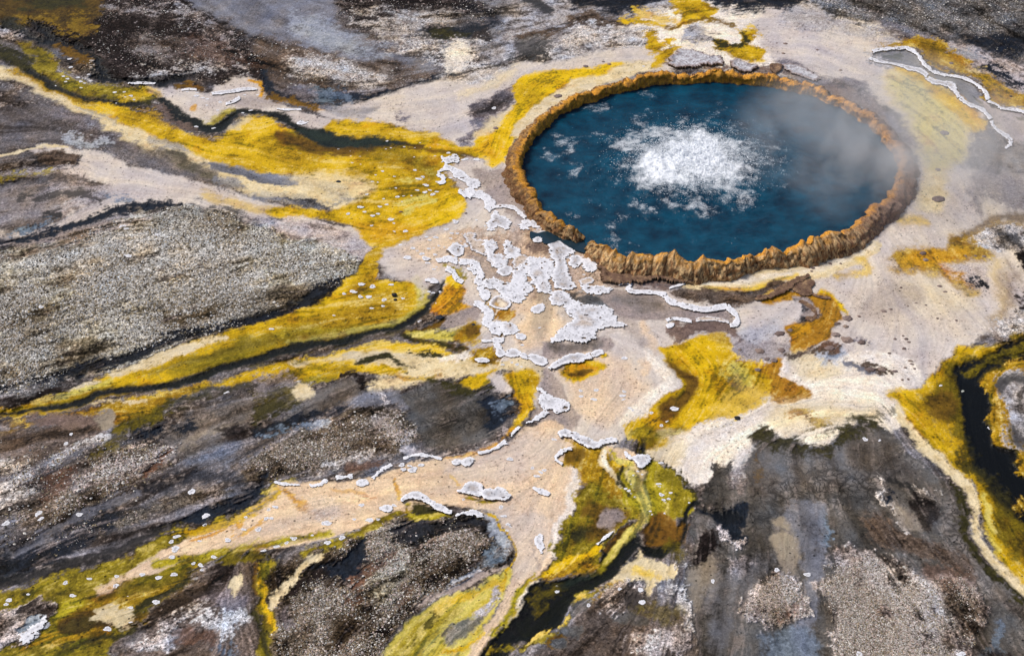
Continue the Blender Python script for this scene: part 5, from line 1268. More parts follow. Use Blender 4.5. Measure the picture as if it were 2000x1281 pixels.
def slab_mesh(name, Pw, thick, seed, mode='white', cup=.0, amp=.03, space=.022, zfun=None):
    """a crust with an uneven top, a rolled edge and a real side, from an outline in metres"""
    O = roughen(Pw, amp, .16, seed)
    r = np.random.default_rng(seed)
    lo, hi = O.min(0), O.max(0)
    gxx, gyy = np.meshgrid(np.arange(lo[0], hi[0], space), np.arange(lo[1], hi[1], space * 1.1))
    q = np.stack([gxx.ravel(), gyy.ravel()], 1) + r.uniform(-.35, .35, (gxx.size, 2)) * space
    ds = sdf_poly(q[:, 0] - lo[0], q[:, 1] - lo[1], O - lo)
    q = q[ds < -space * .45]
    allp = [Vector((float(a), float(b))) for a, b in np.vstack([O, q]) - lo]
    n = len(O)
    res = delaunay_2d_cdt(allp, [(i, (i + 1) % n) for i in range(n)], [], 1, 1e-5)
    vv = np.array([(v.x, v.y) for v in res[0]]); ff = np.array([f for f in res[2] if len(f) == 3], int)
    if len(ff) == 0: return None
    x, y = vv[:, 0] + lo[0], vv[:, 1] + lo[1]
    d = -sdf_poly(vv[:, 0], vv[:, 1], O - lo); d = np.clip(d, 0, None)
    n1 = fbm(x, y, .12, 4, seed + 7); n2 = fbm(x, y, .04, 3, seed + 8); n3 = fbm(x, y, .5, 2, seed + 9)
    thick = thick * .46
    roll = np.sqrt(np.clip(d / .012, 0, 1)) * .15 + .85
    z = thick * roll * (1 + .25 * n3) + (.007 * n1 + .005 * n2) * sst(0, .02, d) * (1 + thick * 8) - (cup + thick * .35 * (thick > .03)) * sst(.02, .09, d)
    rimz = np.exp(-(d / .035) ** 2)
    W = WHITE[None] * np.ones((len(d), 1))
    if mode == 'white':
        c = W + (sst(-.25, .4, n1 + .6 * n3 + .3 * n2) * sst(.01, .05, d) * .55)[:, None] * (GREY_ * .75 - W)
        c = c + (sst(.1, .6, n3 + .4 * n1) * sst(.03, .12, d) * .55)[:, None] * (TAN_ - c)
    elif mode == 'grey':
        c = W + (sst(.015, .07, d) * (.55 + .4 * n1))[:, None] * (GREY_ * .72 - W)
        c = c + (sst(.04, .11, d) * sst(-.2, .4, n1))[:, None] * .6 * (TAN_ * .75 - c)
    elif mode == 'tan':
        c = W + (sst(.0, .05, d) * (.75 + .3 * n1))[:, None] * (TAN_ - W)
        c = c + (sst(.05, .4, n2 + n1) * .5)[:, None] * (BRN - c)
    elif mode == 'brown':
        c = BRN[None] * np.ones((len(d), 1)); c = c + (sst(-.1, .5, n1 + n2) * .7)[:, None] * (alb((168, 138, 104)) - c)
        c = c + (sst(.15, .5, n2 - n1) * .7)[:, None] * (alb((74, 52, 42)) - c)
    elif mode == 'mound':
        c = W * .8 + (sst(-.3, .4, n1 + n2))[:, None] * (alb((150, 142, 146)) - W * .8); c = c + (sst(.06, .0, d) * .6)[:, None] * (alb((140, 110, 96)) - c)
    elif mode == 'gold':
        c = W + (sst(.05, .10, d) * .9)[:, None] * (alb((214, 158, 30)) - W)
        c = c + (sst(.02, .05, d) * sst(.10, .06, d) * .8)[:, None] * (TAN_ * .7 - c)
    if mode in ('white', 'grey', 'gold'):
        c = c + (rimz * .6)[:, None] * (EDGE - c)
    pits = sst(.22, .5, n2 + .6 * fbm(x, y, .022, 2, seed + 12)) * sst(.006, .02, d) * .6
    c = c * (1 - pits)[:, None]
    # gaps where the crust has broken through
    if mode in ('white', 'grey', 'tan') and len(ff) > 150:
        gap = fbm(x, y, .10, 3, seed + 20)
        ff = ff[~((gap[ff].mean(1) > .34) & (d[ff].min(1) > .008))]
    # the side: boundary edges of the triangulation, run down into the floor
    e = np.sort(np.concatenate([ff[:, [0, 1]], ff[:, [1, 2]], ff[:, [2, 0]]]), 1)
    er = np.concatenate([ff[:, [0, 1]], ff[:, [1, 2]], ff[:, [2, 0]]])
    key = e[:, 0].astype(np.int64) * 10000000 + e[:, 1]
    uq, inv, cnt = np.unique(key, return_inverse=True, return_counts=True)
    be = er[cnt[inv] == 1]
    bv = np.unique(be); remap = -np.ones(len(vv), int); remap[bv] = np.arange(len(bv)) + len(vv); remap_t = remap + len(bv)
    base = zfun(x, y) if zfun is not None else np.zeros(len(x))
    eps = .006; ox, oy = vv[bv, 0], vv[bv, 1]
    gxd = sdf_poly(ox + eps, oy, O - lo) - sdf_poly(ox - eps, oy, O - lo); gyd = sdf_poly(ox, oy + eps, O - lo) - sdf_poly(ox, oy - eps, O - lo)
    gl_ = np.hypot(gxd, gyd) + 1e-6; und = min(.030, thick * .9)
    top = np.stack([x, y, base + z], 1); bot = np.stack([x[bv] - gxd / gl_ * und, y[bv] - gyd / gl_ * und, base[bv] - .03], 1)
    side = np.concatenate([np.stack([remap_t[be[:, 1]], remap_t[be[:, 0]], remap[be[:, 0]]], 1), np.stack([remap_t[be[:, 1]], remap[be[:, 0]], remap[be[:, 1]]], 1)])
    VV = np.vstack([top, bot, top[bv] - np.array([0, 0, .0005])]); FF = np.vstack([ff, side])
    cc = np.vstack([c, np.tile(BRN * .8, (len(bv), 1)), np.tile(TAN_ * .6, (len(bv), 1))])  # sides tinted darker than the top: contact shade put into the colour
    return VV, FF, np.clip(cc, .01, .85)

def gz_field(x, y):
    px, py = image_px(x, y, 0.0)
    i = np.clip(((px - gx[0]) / STEP).astype(int), 0, NX - 1); j = np.clip(((py - gy[0]) / STEP).astype(int), 0, NY - 1)
    return Z[j, i] * .6

def ribbon(P):
    c = catmull(P, False, 5)
    t = np.gradient(c[:, :2], axis=0); ln = np.hypot(t[:, 0], t[:, 1]) + 1e-9; nn = np.stack([t[:, 1], -t[:, 0]], 1) / ln[:, None]
    r = np.random.default_rng(int(abs(P[0, 0]) * 7 + P[0, 1]))
    w = c[:, 2:3] * .85 * (1 + .5 * fbm(np.arange(len(c)) * .4, np.zeros(len(c)), 1.5, 2, int(P[0, 0]) % 50))[:, None]
    A = c[:, :2] + nn * w; B = c[:, :2] - nn * w
    return np.vstack([A, B[::-1]])

_sd = [100]
def crust(outline, label, mode='white', thick=.045, amp=.03, cup=0.0, name='mineral_crust', cat='mineral crust', rib=False, group=None):
    _sd[0] += 17
    p = pts_of(outline)
    px = ribbon(p) if rib else catmull(p, True, 4)
    cz = ground_z(px[:, 0].mean(), px[:, 1].mean()) * .6
    w = np.stack(ground_xy(px[:, 0], px[:, 1], cz + thick * .6), 1)
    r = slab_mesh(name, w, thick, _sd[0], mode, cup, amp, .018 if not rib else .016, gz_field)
    if r is None: return None
    VV, FF, cc = r
    o0 = np.array([VV[:, 0].mean(), VV[:, 1].mean(), 0.0])
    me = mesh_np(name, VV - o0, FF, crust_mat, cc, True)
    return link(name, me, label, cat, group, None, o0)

R = dict(rib=True)
# the chain of white ledges left of the pool
crust('861,306,3 872,312,6 886,308,9 896,313,6', 'white crust paw at the top end of the crust chain, beside the yellow mat', **R, amp=.02)
crust('868,322,4 884,330,7 903,343,10 916,352,9 926,358,12 930,366,9', 'white curling crust band with a rounded knob, left of the pool', **R, amp=.022)
crust('856,335,2 866,330,3 880,328,3', 'thin white crust finger reaching left from the curling band', **R, amp=.012)
crust('854,339,4 865,345,5 866,352,5 857,358,4', 'small hooked white crust below the thin crust finger', **R, amp=.018)
crust('896,372,5 908,376,9 920,372,8 914,384,7', 'smooth white crust bulb above a brown hollow in the yellow mat', **R, amp=.015, thick=.06)
crust('922,378,5 940,380,8 953,390,11 958,399,10 950,410,8', 'broad white crust plate with a dotted top, midway down the crust chain', **R, amp=.025)
crust('962,404,3 985,401,3 1005,406,4 1018,417,4 1026,424,4', 'narrow white crust arch bridging the pale grey channel', **R, amp=.014)
crust('968,410 978,420 992,424 994,440 986,447 972,442 962,450 950,446 955,430 962,418', 'grey white flaky crust under the narrow arch', 'grey')
crust('1014,434 1024,428 1040,430 1052,436 1046,442 1036,440 1030,448 1016,446 1010,440', 'jagged white crust at the foot of the pool rim', amp=.035)
crust('1050,436 1064,430 1080,432 1090,428 1078,440 1062,444', 'small white crust against the orange rim foot', amp=.03)
crust('1050,446 1066,444 1070,450 1056,454 1044,458 1036,456', 'pale tan crust islet beside the little dark pond', 'tan', amp=.02)
crust('1040,464 1054,461 1062,466 1056,472 1044,471', 'white knobbly crust islet in the dark pond', amp=.022, thick=.06)
crust('906,456 925,455 932,466 950,466 968,470 970,484 962,494 980,497 989,506 984,519 968,520 954,508 951,498 932,492 917,478', 'large brown hearted crust raft with white lobes, first below the narrow arch', 'tan', amp=.035)
crust('944,470 962,470 968,480 960,492 974,496 989,506 985,518 966,520 958,508 952,494', 'white lobed crust along the right side of the brown hearted raft', amp=.035, thick=.06)
crust('873,487 882,478 897,475 906,484 903,496 889,500 880,492', 'rounded grey white crust with a brown dimple, left of the large raft', 'grey', amp=.02)
crust('984,472 996,470 1000,478 1012,484 1016,493 1008,503 988,502 985,488', 'white scaly crust between the raft and the rim', amp=.035)
crust('970,528 980,521 998,519 1002,528 992,536 978,537', 'small oval grey white crust in the middle of the crust field', 'grey', amp=.022)
crust('1000,505 1018,496 1032,504 1022,516 1006,522', 'golden tan crust pad between white crusts', 'tan', amp=.025)
crust('854,508,3 872,505,6 893,508,7', 'white crust tongue at the upper end of the long ledge, over the yellow hollow', **R, amp=.018)
crust('898,510,6 918,511,8 932,521,8 938,534,8 934,546,8 938,556,7', 'bent white crust ledge curving round the yellow hollow', **R, amp=.02)
crust('912,524,3 922,526,4 930,534,4', 'little white crust spur inside the bent ledge', **R, amp=.016)
crust('938,558,7 942,568,9 950,576,9 942,584,8', 'white crust neck where the long ledge narrows', **R, amp=.02)
crust('926,590,6 940,594,9 950,606,10 955,616,9 951,625,9 958,634,9 968,642,10 980,647,8', 'long lower white crust ledge bordering the mauve floor', **R, amp=.022)
crust('872,523,5 884,530,6 892,543,6 903,550,4', 'grey white crust ridge slanting across the upper yellow hollow', 'grey', **R, amp=.014)
crust('828,546,3 842,546,5 855,551,3', 'small pale crust on the pink floor above the yellow mat', **R, amp=.02)
crust('945,546 966,541 976,548 996,548 1004,530 1022,514 1034,524 1026,545 1036,560 1030,574 1014,587 996,588 976,574 966,562 950,558', 'widest white lobed crust island in the middle of the crust field', amp=.04, thick=.055)
crust('955,590 966,577 984,580 996,590 992,602 976,602 962,596', 'white rimmed crust bowl holding a golden centre', 'gold', amp=.014, cup=.025, thick=.055)
crust('1030,505 1042,500 1058,502 1074,506 1082,520 1078,535 1070,545 1078,556 1070,571 1056,568 1040,552 1038,540 1030,525', 'white crust with scalloped lobes beside the grey tan column', amp=.038, thick=.055)
crust('1072,470 1086,455 1098,458 1096,470 1112,480 1126,490 1108,500 1106,525 1118,548 1122,560 1106,564 1084,556 1078,536 1084,510 1074,494', 'tall grey tan crust column leading down from the dark pond', 'grey', amp=.03, thick=.06)
crust('1112,504 1122,498 1138,504 1134,514 1122,522 1112,516', 'white crust ring with a reddish hole below the pond', 'grey', amp=.025)
crust('1142,506 1156,498 1168,502 1170,516 1160,530 1146,528 1138,516', 'clotted white pebbly crust at the rim foot', amp=.035, thick=.05)
crust('1132,545 1150,540 1158,548 1146,556 1134,553', 'thin pale crust flake below the pebbly crust', 'tan', amp=.02)
crust('1134,559 1152,556 1172,558 1198,562 1186,570 1166,573 1146,570', 'flat white crust strip with a yellow spot under the brown apron', amp=.03)
crust('1077,568 1092,567 1106,570 1116,582 1132,585 1128,592 1108,592 1094,597 1078,590', 'white upper lobe of the great triangular crust', amp=.03, thick=.055)
crust('1096,594 1120,590 1150,594 1190,600 1200,612 1206,624 1226,634 1200,637 1168,642 1162,656 1138,667 1112,662 1090,664 1074,667 1086,650 1104,634 1118,626 1108,610', 'great triangular white crust plate with a pointed right tip', amp=.03, thick=.055)
crust('1038,604 1047,595 1062,591 1064,600 1056,609 1044,610', 'little grey white crust islet on the peach floor', 'grey', amp=.02)
crust('967,629 984,628 1000,630 1014,642 1004,650 984,652 978,642', 'pale lobed crust foot at the end of the long lower ledge', amp=.024)
crust('1007,652 1018,650 1027,656 1022,662 1010,661', 'small oval white crust on the peach floor', amp=.012)
crust('940,664,3 956,664,3 972,662,6 984,662,5', 'white crust slip over the small gold pond', **R, amp=.016)
crust('968,668,7 974,680,8 980,694,6', 'white crust tongue descending beside the small gold pond', **R, amp=.018)
crust('928,700 944,697 956,702 950,706 934,706', 'flat pale crust lying on the small gold pond', amp=.012)
crust('985,688 998,680 1014,682 1018,690 1004,696 990,694', 'pale crust ring with a brown hollow on the peach floor', 'grey', amp=.016)
crust('1012,690 1024,688 1030,693 1022,698', 'small white crust egg beside the crust ring', amp=.012)
crust('1022,699 1038,691 1056,692 1068,698 1070,708 1058,712 1044,709 1034,701', 'white crust collar with a brown notch', 'grey', amp=.02)
crust('1073,718,4 1092,706,8 1112,698,10 1140,695,8 1154,692,6', 'grey white crust wall arching over the orange pond', 'grey', **R, amp=.018, thick=.09)
crust('1156,692,6 1166,687,6 1178,685,4', 'short crust spur at the right end of the orange pond wall', 'grey', **R, amp=.018)
crust('1048,758,3 1058,762,4 1066,768,3', 'small white crust hook above the fish shaped crust', **R, amp=.02)
crust('1050,774 1066,767 1086,774 1104,779 1114,788 1108,799 1088,803 1078,797 1062,796 1056,786', 'fish shaped white crust at the edge of the grey pink channel', amp=.022)
crust('1068,800,5 1054,812,6 1042,820,4 1028,826,3', 'white crust tail trailing from the fish shaped crust', **R, amp=.02)
# edges of the lower peach stream
crust('1014,832,2 1004,842,3 998,852,2', 'short white crust thread on the right bank of the mud pool', **R, amp=.012)
crust('988,862,5 978,868,4 966,874,3 950,880,3 934,884,3', 'thin white crust thread below the mud pool', **R, amp=.014)
crust('880,900 892,896 902,898 896,906 884,906', 'pale crust flake below the crust thread', amp=.014)
crust('900,899 914,892 926,894 918,906 906,908', 'white crust flake beside the amber stain', amp=.014)
crust('862,894,2 840,889,3 812,887,3 788,893,3', 'low white crust thread on the upper bank of the peach stream', **R, amp=.012)
crust('764,906,4 752,912,5 742,920,4 728,932,3', 'white crust string on the bank at the bend of the peach stream', **R, amp=.018)
crust('688,928,4 672,930,4 656,932,4', 'white crust lobes at the foot of the brown gravel', **R, amp=.018)
crust('640,936,5 624,944,4 604,947,3', 'pale crust lobes left of the brown gravel foot', **R, amp=.018)
crust('586,945,2 560,944,3 536,940,2', 'thin pale crust lip at the start of the peach stream bank', **R, amp=.012)
crust('695,940 706,935 720,938 718,946 702,948', 'flat round white crust on the bank of the peach stream', amp=.012)
crust('892,956 902,952 908,943 920,938 934,939 944,950 942,960 934,966 912,962', 'cloud shaped grey crust with a white edge on the peach floor, left half', 'grey', amp=.014, thick=.08)
crust('938,958 950,952 962,953 974,948 988,954 998,966 986,974 974,972 958,973 944,970', 'cloud shaped grey crust with a white edge on the peach floor, right half', 'grey', amp=.014, thick=.08)
crust('783,974,3 792,967,6 806,964,8 824,968,8 842,978,7 862,990,6 882,998,4', 'long hooked white crust ridge over the dark hollow', 'grey', **R, amp=.014, thick=.09)
crust('890,1002,4 908,1001,5 926,1000,6 942,1005,4', 'white crust knob at the head of the dark blue island', **R, amp=.02, thick=.06)
crust('742,991 750,985 762,985 768,992 760,999 748,996', 'round cupped white crust on the peach floor', 'grey', amp=.012)
crust('1091,846,6 1104,842,8 1124,849,9 1144,859,9 1166,866,8 1180,860,6 1196,856,5 1204,857,3', 'thick grey crust ridge with a white crest above the ochre basin', 'grey', **R, amp=.016, thick=.10)
crust('1116,874,3 1100,878,4 1090,886,5 1086,895,4 1098,905,3', 'white crust hook on the left lip of the ochre basin', 'grey', **R, amp=.016, thick=.06)
crust('1222,880 1234,888 1248,884 1262,885 1272,893 1266,903 1252,910 1244,904 1238,896 1226,892', 'grey white crust cape at the right of the ochre basin', 'grey', amp=.016, thick=.07)
crust('1040,950 1056,952 1072,960 1068,966 1050,960', 'thin grey crust streak on the peach floor', 'grey', amp=.012, thick=.03)
crust('1042,1050 1056,1042 1062,1060 1058,1080 1048,1066', 'pale upright crust streak low on the peach floor', amp=.016, thick=.025)
crust('1166,1062,2 1184,1046,3 1198,1036,2', 'thin pale crust lip on the bank of the dark green stream', **R, amp=.01)
# the ledges right of the centre
crust('1209,554,2 1222,552,3 1232,555,3 1224,562,4 1236,567,5 1262,568,4 1284,570,5 1300,575,6', 'upper end of the long white ledge, bent back on itself under the brown apron', 'white', **R, amp=.012, thick=.06)
crust('1300,576,6 1308,586,7 1328,592,6 1352,598,6 1378,602,6 1404,599,6 1420,596,6', 'long straight white ledge over the grey terrace', 'white', **R, amp=.012, thick=.06)
crust('1420,597,6 1432,608,6 1440,620,6 1436,632,6 1426,634,4', 'hooked right end of the long white ledge', 'white', **R, amp=.012, thick=.06)
crust('1424,628,3 1398,622,4 1378,621,5 1360,624,4', 'tan and white ledge on the lower side of the grey terrace', 'tan', **R, amp=.014)
crust('1352,626,4 1330,622,4 1312,621,4 1302,625,3', 'low white ledge at the left of the brown crust', 'white', **R, amp=.014)
crust('1307,562,1.6 1318,558,2 1328,555,2.4 1338,552,2', 'short thin white ledge at the foot of the rim', 'white', **R, amp=.008)
crust('1304,632 1318,630 1314,638 1304,640', 'small white crust beside the yellow bend top', amp=.014)
crust('1476,579,4 1494,577,5 1513,571,6 1527,561,7 1540,555,7 1552,547,6 1566,541,5 1580,535,3', 'knobbly brown beaded ledge curling below the rim', 'brown', **R, amp=.022, thick=.10)
crust('1540,557 1552,552 1566,546 1582,543 1592,551 1584,562 1584,573 1566,575 1554,568', 'grey brown crust fan at the right end of the beaded ledge', 'brown', amp=.02, thick=.06)
crust('1584,573,2 1598,577,2.5 1610,579,3 1622,580,2', 'thin beaded brown edging trailing off the crust fan', 'brown', **R, amp=.012)
crust('1560,586,3 1576,592,4 1590,604,4 1594,614,4 1586,622,4 1574,620,3', 'mauve crust lip around the amber pond', 'brown', **R, amp=.015, thick=.03)
ap = crust('1166,500 1184,486 1210,496 1250,506 1300,518 1340,526 1352,543 1316,546 1280,540 1250,546 1212,548 1186,546 1176,526', None, 'brown', amp=.05, thick=.14, name='apron', cat=None)
ap.parent = bpy.data.objects['pool_rim']
# behind the pool
crust('1307,116 1316,103 1334,93 1356,95 1380,102 1404,107 1412,115 1404,122 1380,122 1356,128 1336,127 1318,126', 'large lumpy grey white mound behind the far rim', 'mound', amp=.05, thick=.16, name='mineral_mound', cat='mineral mound')
crust('1428,118 1440,113 1456,119 1478,124 1476,131 1456,136 1438,131', 'smaller grey white mound behind the far rim, right of the large mound', 'mound', amp=.04, thick=.16, name='mineral_mound', cat='mineral mound')
crust('1504,125 1514,121 1526,123 1524,134 1512,139', 'brown knob behind the far rim', 'brown', amp=.02, thick=.14, name='mineral_mound', cat='mineral mound')
crust('1530,126 1552,124 1580,136 1600,150 1590,156 1562,146 1540,138', 'grey mauve hump on the far side of the rim', 'mound', amp=.04, thick=.10, name='mineral_mound', cat='mineral mound')
# the side channel at the upper right
crust('1704,99,4 1716,95,3 1734,93,2.6 1752,92,2.6 1772,92,3.4 1790,102,3.4 1806,124,3.4 1822,137,3 1836,142,2.6 1858,146,2.6 1878,149,2.6 1896,156,3 1910,165,3.4 1926,180,4 1930,192,3.6', 'long white scalloped lip on the far bank of the grey side channel', 'white', **R, amp=.02, thick=.08)
crust('1930,196,3 1944,202,2.6 1958,210,2.6 1974,212,2.4 1992,214,3 2014,220,4', 'end piece of the white far lip of the side channel', 'white', **R, amp=.02, thick=.07)
crust('1700,113,3.4 1716,120,2.4 1742,123,2.6 1760,127,3 1778,133,5 1798,138,5 1812,148,5', 'white near lip of the grey side channel', 'grey', **R, amp=.018, thick=.07)
crust('1813,150,4 1822,157,6 1840,161,6 1858,165,6 1866,176,6 1874,188,5', 'grey frilled lip in the bend of the side channel', 'grey', **R, amp=.022, thick=.07)
crust('1876,190,4 1888,200,5 1904,207,4 1922,216,4 1934,232,4', 'grey lip curving on below the frilled bend', 'grey', **R, amp=.018, thick=.06)
crust('1936,236,4 1944,250,4 1958,260,5 1974,272,5 1972,282,4 1962,288,3', 'pale curled tip at the lower end of the near lip', 'grey', **R, amp=.018, thick=.05)
# upper left stream
crust('354,175,2 368,173,2.6 384,175,2', 'thin white crust lip on the upper left stream', **R, amp=.01)
crust('414,182,3 434,180,4 456,177,4 480,173,4 502,173,2.6', 'long white crust lip with a snowy top on the upper left stream', **R, amp=.012, thick=.06)
crust('440,203,2.6 452,199,3.4 464,193,4 468,188,3', 'slanting white crust below the snowy lip', **R, amp=.012)
crust('250,163,2.6 272,161,2.6 303,162,2.6', 'broken white crust edge at the foot of the dark slope', **R, amp=.012)
crust('541,211,1.6 560,213,2 588,213,2', 'fine white crust line on the pink spit', **R, amp=.01)
crust('579,240 590,234 594,238 604,237 596,242 586,243', 'bird shaped white crust on the pink spit', amp=.008, thick=.03)
crust('38,1250 48,1236 58,1222 74,1218 90,1204 86,1220 70,1240 52,1254', 'jagged bluish white crust on the rock at the lower left corner', 'white', amp=.03, thick=.05)

# ------------------------------------------------------------------ small nodules: eight shapes, copied
NOD = []
for v in range(9):
    r = np.random.default_rng(500 + v)
    t = np.linspace(0, 2 * np.pi, 40, endpoint=False)
    ell = r.uniform(.6, .95)
    rad_ = .1 * (1 + .16 * np.cos(2 * t + r.uniform(0, 6)) * (v % 3 != 0) + .10 * np.cos(3 * t + r.uniform(0, 6)) + .06 * np.cos(5 * t + r.uniform(0, 6)))
    Pw = np.stack([np.cos(t) * rad_, np.sin(t) * rad_ * ell], 1)
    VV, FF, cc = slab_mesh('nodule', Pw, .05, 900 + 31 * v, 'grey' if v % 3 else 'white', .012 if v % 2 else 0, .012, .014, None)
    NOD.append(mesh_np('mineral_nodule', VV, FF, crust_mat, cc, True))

def nodules(label, group, where, px_r, count=None, poly=None, seed=1, avoid=7):
    r = np.random.default_rng(seed); spots = []
    for s in (where.split() if where else []):
        a = [float(q) for q in s.split(',')]; spots.append((a[0], a[1], a[2] if len(a) > 2 else r.uniform(*px_r)))
    if poly:
        Q = pts_of(poly); lo, hi = Q.min(0), Q.max(0); tries = 0
        while len(spots) < count and tries < 4000:
            tries += 1
            p = r.uniform(lo, hi)
            if sdf_poly(np.array([p[0]]), np.array([p[1]]), Q)[0] > 0: continue
            if any((p[0] - s[0]) ** 2 + (p[1] - s[1]) ** 2 < avoid ** 2 for s in spots): continue
            spots.append((p[0], p[1], px_r[0] + (px_r[1] - px_r[0]) * r.random() ** 2.2))
    for x, y, s in spots:
        me = NOD[r.integers(0, len(NOD))]
        X, Y, zz = spot(x, y)
        mpp = (Y * CP - (zz - CAM_H) * SP) / FPX
        o = link('mineral_nodule', me, label, 'mineral nodule', group, None, (X, Y, zz - .004))
        k = s * mpp / .1
        o.scale = (k, k, k * r.uniform(.8, 1.3)); o.rotation_euler = (0, 0, r.uniform(-.5, .5) + (math.pi if r.random() < .5 else 0))

nodules('small pale mineral nodule on the yellow mat left of the crust chain', 'nodules on the yellow mat left of the crust chain',
        '818,350,6 826,346,4 830,376,5 840,372,4 832,362,6 845,380,5 853,375,4 815,372,4 888,303,5 876,299,4 908,312,7 931,312,6 866,316,4 704,405,6 764,429,6 755,400,4 712,414,4 728,422,5 738,418,4 742,404,4 792,452,5 680,418,4 770,452,3 726,441,3 880,348,4', (2, 4.5), 46, '720,330 800,290 870,300 880,340 850,380 800,400 770,440 720,430 700,380', 2)
nodules('tiny pale mineral nodule beside the dark green vein of the upper yellow mat', 'nodules along the dark green vein', '', (1.6, 3.6), 18, '640,285 720,290 800,300 860,285 850,270 780,272 740,262 720,300 700,330', 3)
nodules('small pale mineral nodule on the pink floor below the yellow mat', 'nodules on the pink floor below the yellow mat',
        '890,434,6 872,448,5 893,456,4 880,466,4 851,464,5 833,463,4 839,469,4 806,485,5 824,496,5 838,486,4 796,504,8 832,506,8 909,481,6 835,514,5 815,490,3 857,480,3 782,478,4', (2, 4.5), 26, '790,480 860,455 900,440 905,470 870,500 850,530 790,520', 4)
nodules('small pale mineral nodule on the golden part of the second stream', 'nodules on the golden part of the second stream',
        '706,556,7 690,570,7 728,560,6 720,580,6 750,586,5 672,574,4 704,580,5 748,598,4 726,602,4 652,616,3 530,643,5 787,583,4 764,556,5 838,570,4 846,572,4 861,571,4 850,592,3 820,628,4', (2, 4), 18, '640,590 700,560 740,560 740,610 680,640 600,650', 5)
nodules('pale mineral nodule lying in the lower left yellow and peach stream', 'nodules in the lower left stream',
        '345,1048,7 335,1058,5 342,1072,8 336,1088,6 400,1025,4 476,1034,5 505,1034,6 520,1012,5 480,1010,4 445,1055,7 392,1104,6 418,1088,6 340,1122,6 310,1128,7 378,1100,4 278,1122,6 228,1125,5 226,1144,6 175,1130,5 142,1163,6 128,1138,5 255,1186,5 305,1176,8 250,1165,4 18,1172,6 12,1180,5 55,1160,4 210,1228,7 256,1216,5 530,1012,5 538,990,6 525,995,4 515,1075,5 540,1068,6 575,1052,5 560,1060,4 640,1060,7 668,1050,6 395,1112,4', (2.5, 6), 40, '120,1150 250,1110 340,1060 420,1030 500,1000 520,1050 420,1090 330,1130 220,1170', 6)
nodules('small white mineral nodule on the broad peach floor', 'nodules on the broad peach floor',
        '706,986,6 770,987,5 722,1016,8 692,1014,4 640,1022,8 632,1022,5 738,1014,4 570,1050,4 610,1045,3 978,990,5 984,1008,6 992,1024,5 990,1036,4 996,1028,3 785,908,6 788,917,6 800,910,5 806,918,9 822,908,6 996,897,6 614,950,4 1056,922,5 1063,918,5 1048,930,6 905,975,3', (1.8, 4), 26, '560,990 720,960 880,960 960,990 800,1000 700,1020 600,1040', 7)
nodules('tiny white mineral nodule on the olive mat at the far left', 'nodules on the olive mat at the far left',
        '124,150,4 132,155,4 128,160,3 152,152,4 158,160,4 165,163,3 158,172,3 138,132,4 110,168,3 136,116,4 224,181,4 243,180,3 246,190,3 256,188,4 262,195,3 227,202,2 173,146,3 176,158,3', (1.5, 3), 18, '', 8)
nodules('small white mineral nodule on the pink spit of the far left stream', 'nodules on the far left pink spit',
        '384,188,5 396,192,4 405,194,4 430,200,4 425,216,3 385,182,3 366,180,3 478,186,3 503,186,3 383,248,4 417,251,4 474,221,3 490,216,4 357,285,2 404,206,3 324,188,2', (1.5, 3), 16, '', 9)
nodules('small pale mineral nodule on the pink and peach floor right of the crust field', 'nodules right of the crust field',
        '1135,774,5 1134,763,4 1165,762,5 1160,780,6 1219,765,4 1216,773,6 1218,780,4 1230,797,4 1236,801,3 1219,700,6 1082,858,5 1040,914,4 1272,806,4 1318,799,8 1304,823,4 1292,831,4 1020,674,4 1054,640,3 1010,712,4 1018,716,3 981,712,4 1000,708,3', (1.6, 3.4), 24, '', 10)
nodules('small white mineral nodule in the olive basin of the lower stream', 'nodules in the olive basin of the lower stream',
        '1222,954,4 1228,958,4 1233,963,3 1241,970,3 1291,904,5 1286,945,5 1292,966,5 1296,976,4 1310,962,4 1306,974,4 1299,980,3 1345,981,3 1288,950,3 1270,998,3 1272,1004,3 1299,1002,3 1088,1155,5 1087,1145,3 1211,1150,4 1246,920,3 1254,926,3 1238,928,3', (1.6, 3), 23, '1220,940 1260,900 1300,910 1320,960 1290,990 1240,970', 11)
nodules('tiny white mineral nodule scattered among the crusts in front of the pool', 'nodules scattered among the crusts', '', (1.4, 4.2), 46, '890,400 1000,430 1110,440 1170,520 1120,560 1040,620 960,620 900,540 870,470', 12, 9)

# ------------------------------------------------------------------ dark stones
def lump(seed, flat=.5):
    r = np.random.default_rng(seed); n1_, n2_ = 26, 14
    th = np.linspace(0, 2 * np.pi, n1_, endpoint=False); ph = np.linspace(0, np.pi, n2_)
    v = []
    for p in ph:
        for t in th:
            d = Vector((math.sin(p) * math.cos(t), math.sin(p) * math.sin(t), math.cos(p)))
            q = mnoise.fractal(d * 1.5 + Vector((seed, 0, 0)), 1.0, 2.0, 4) * .35 + 1
            v.append((d.x * q, d.y * q * .8, d.z * q * flat))
    v = np.array(v) * .1
    i = np.arange(n1_ * n2_).reshape(n2_, n1_); nx_ = np.roll(i, -1, 1)
    f = np.stack([i[:-1], i[1:], nx_[1:], nx_[:-1]], -1).reshape(-1, 4)
    return v, f
stone_mat = tinted('dark_stone', 30, .9, .75, .012, .35, .9)
def lump_me(seed, rgb, flat=.5):
    v, f = lump(seed, flat); return mesh_np('stone', v, f, stone_mat, np.tile(alb(rgb), (len(v), 1)), True)
LUMPS = [lump_me(3 + 5 * i, c, .55) for i, c in enumerate([(142, 122, 112), (130, 112, 106), (150, 130, 116), (112, 94, 88), (146, 128, 120)])]
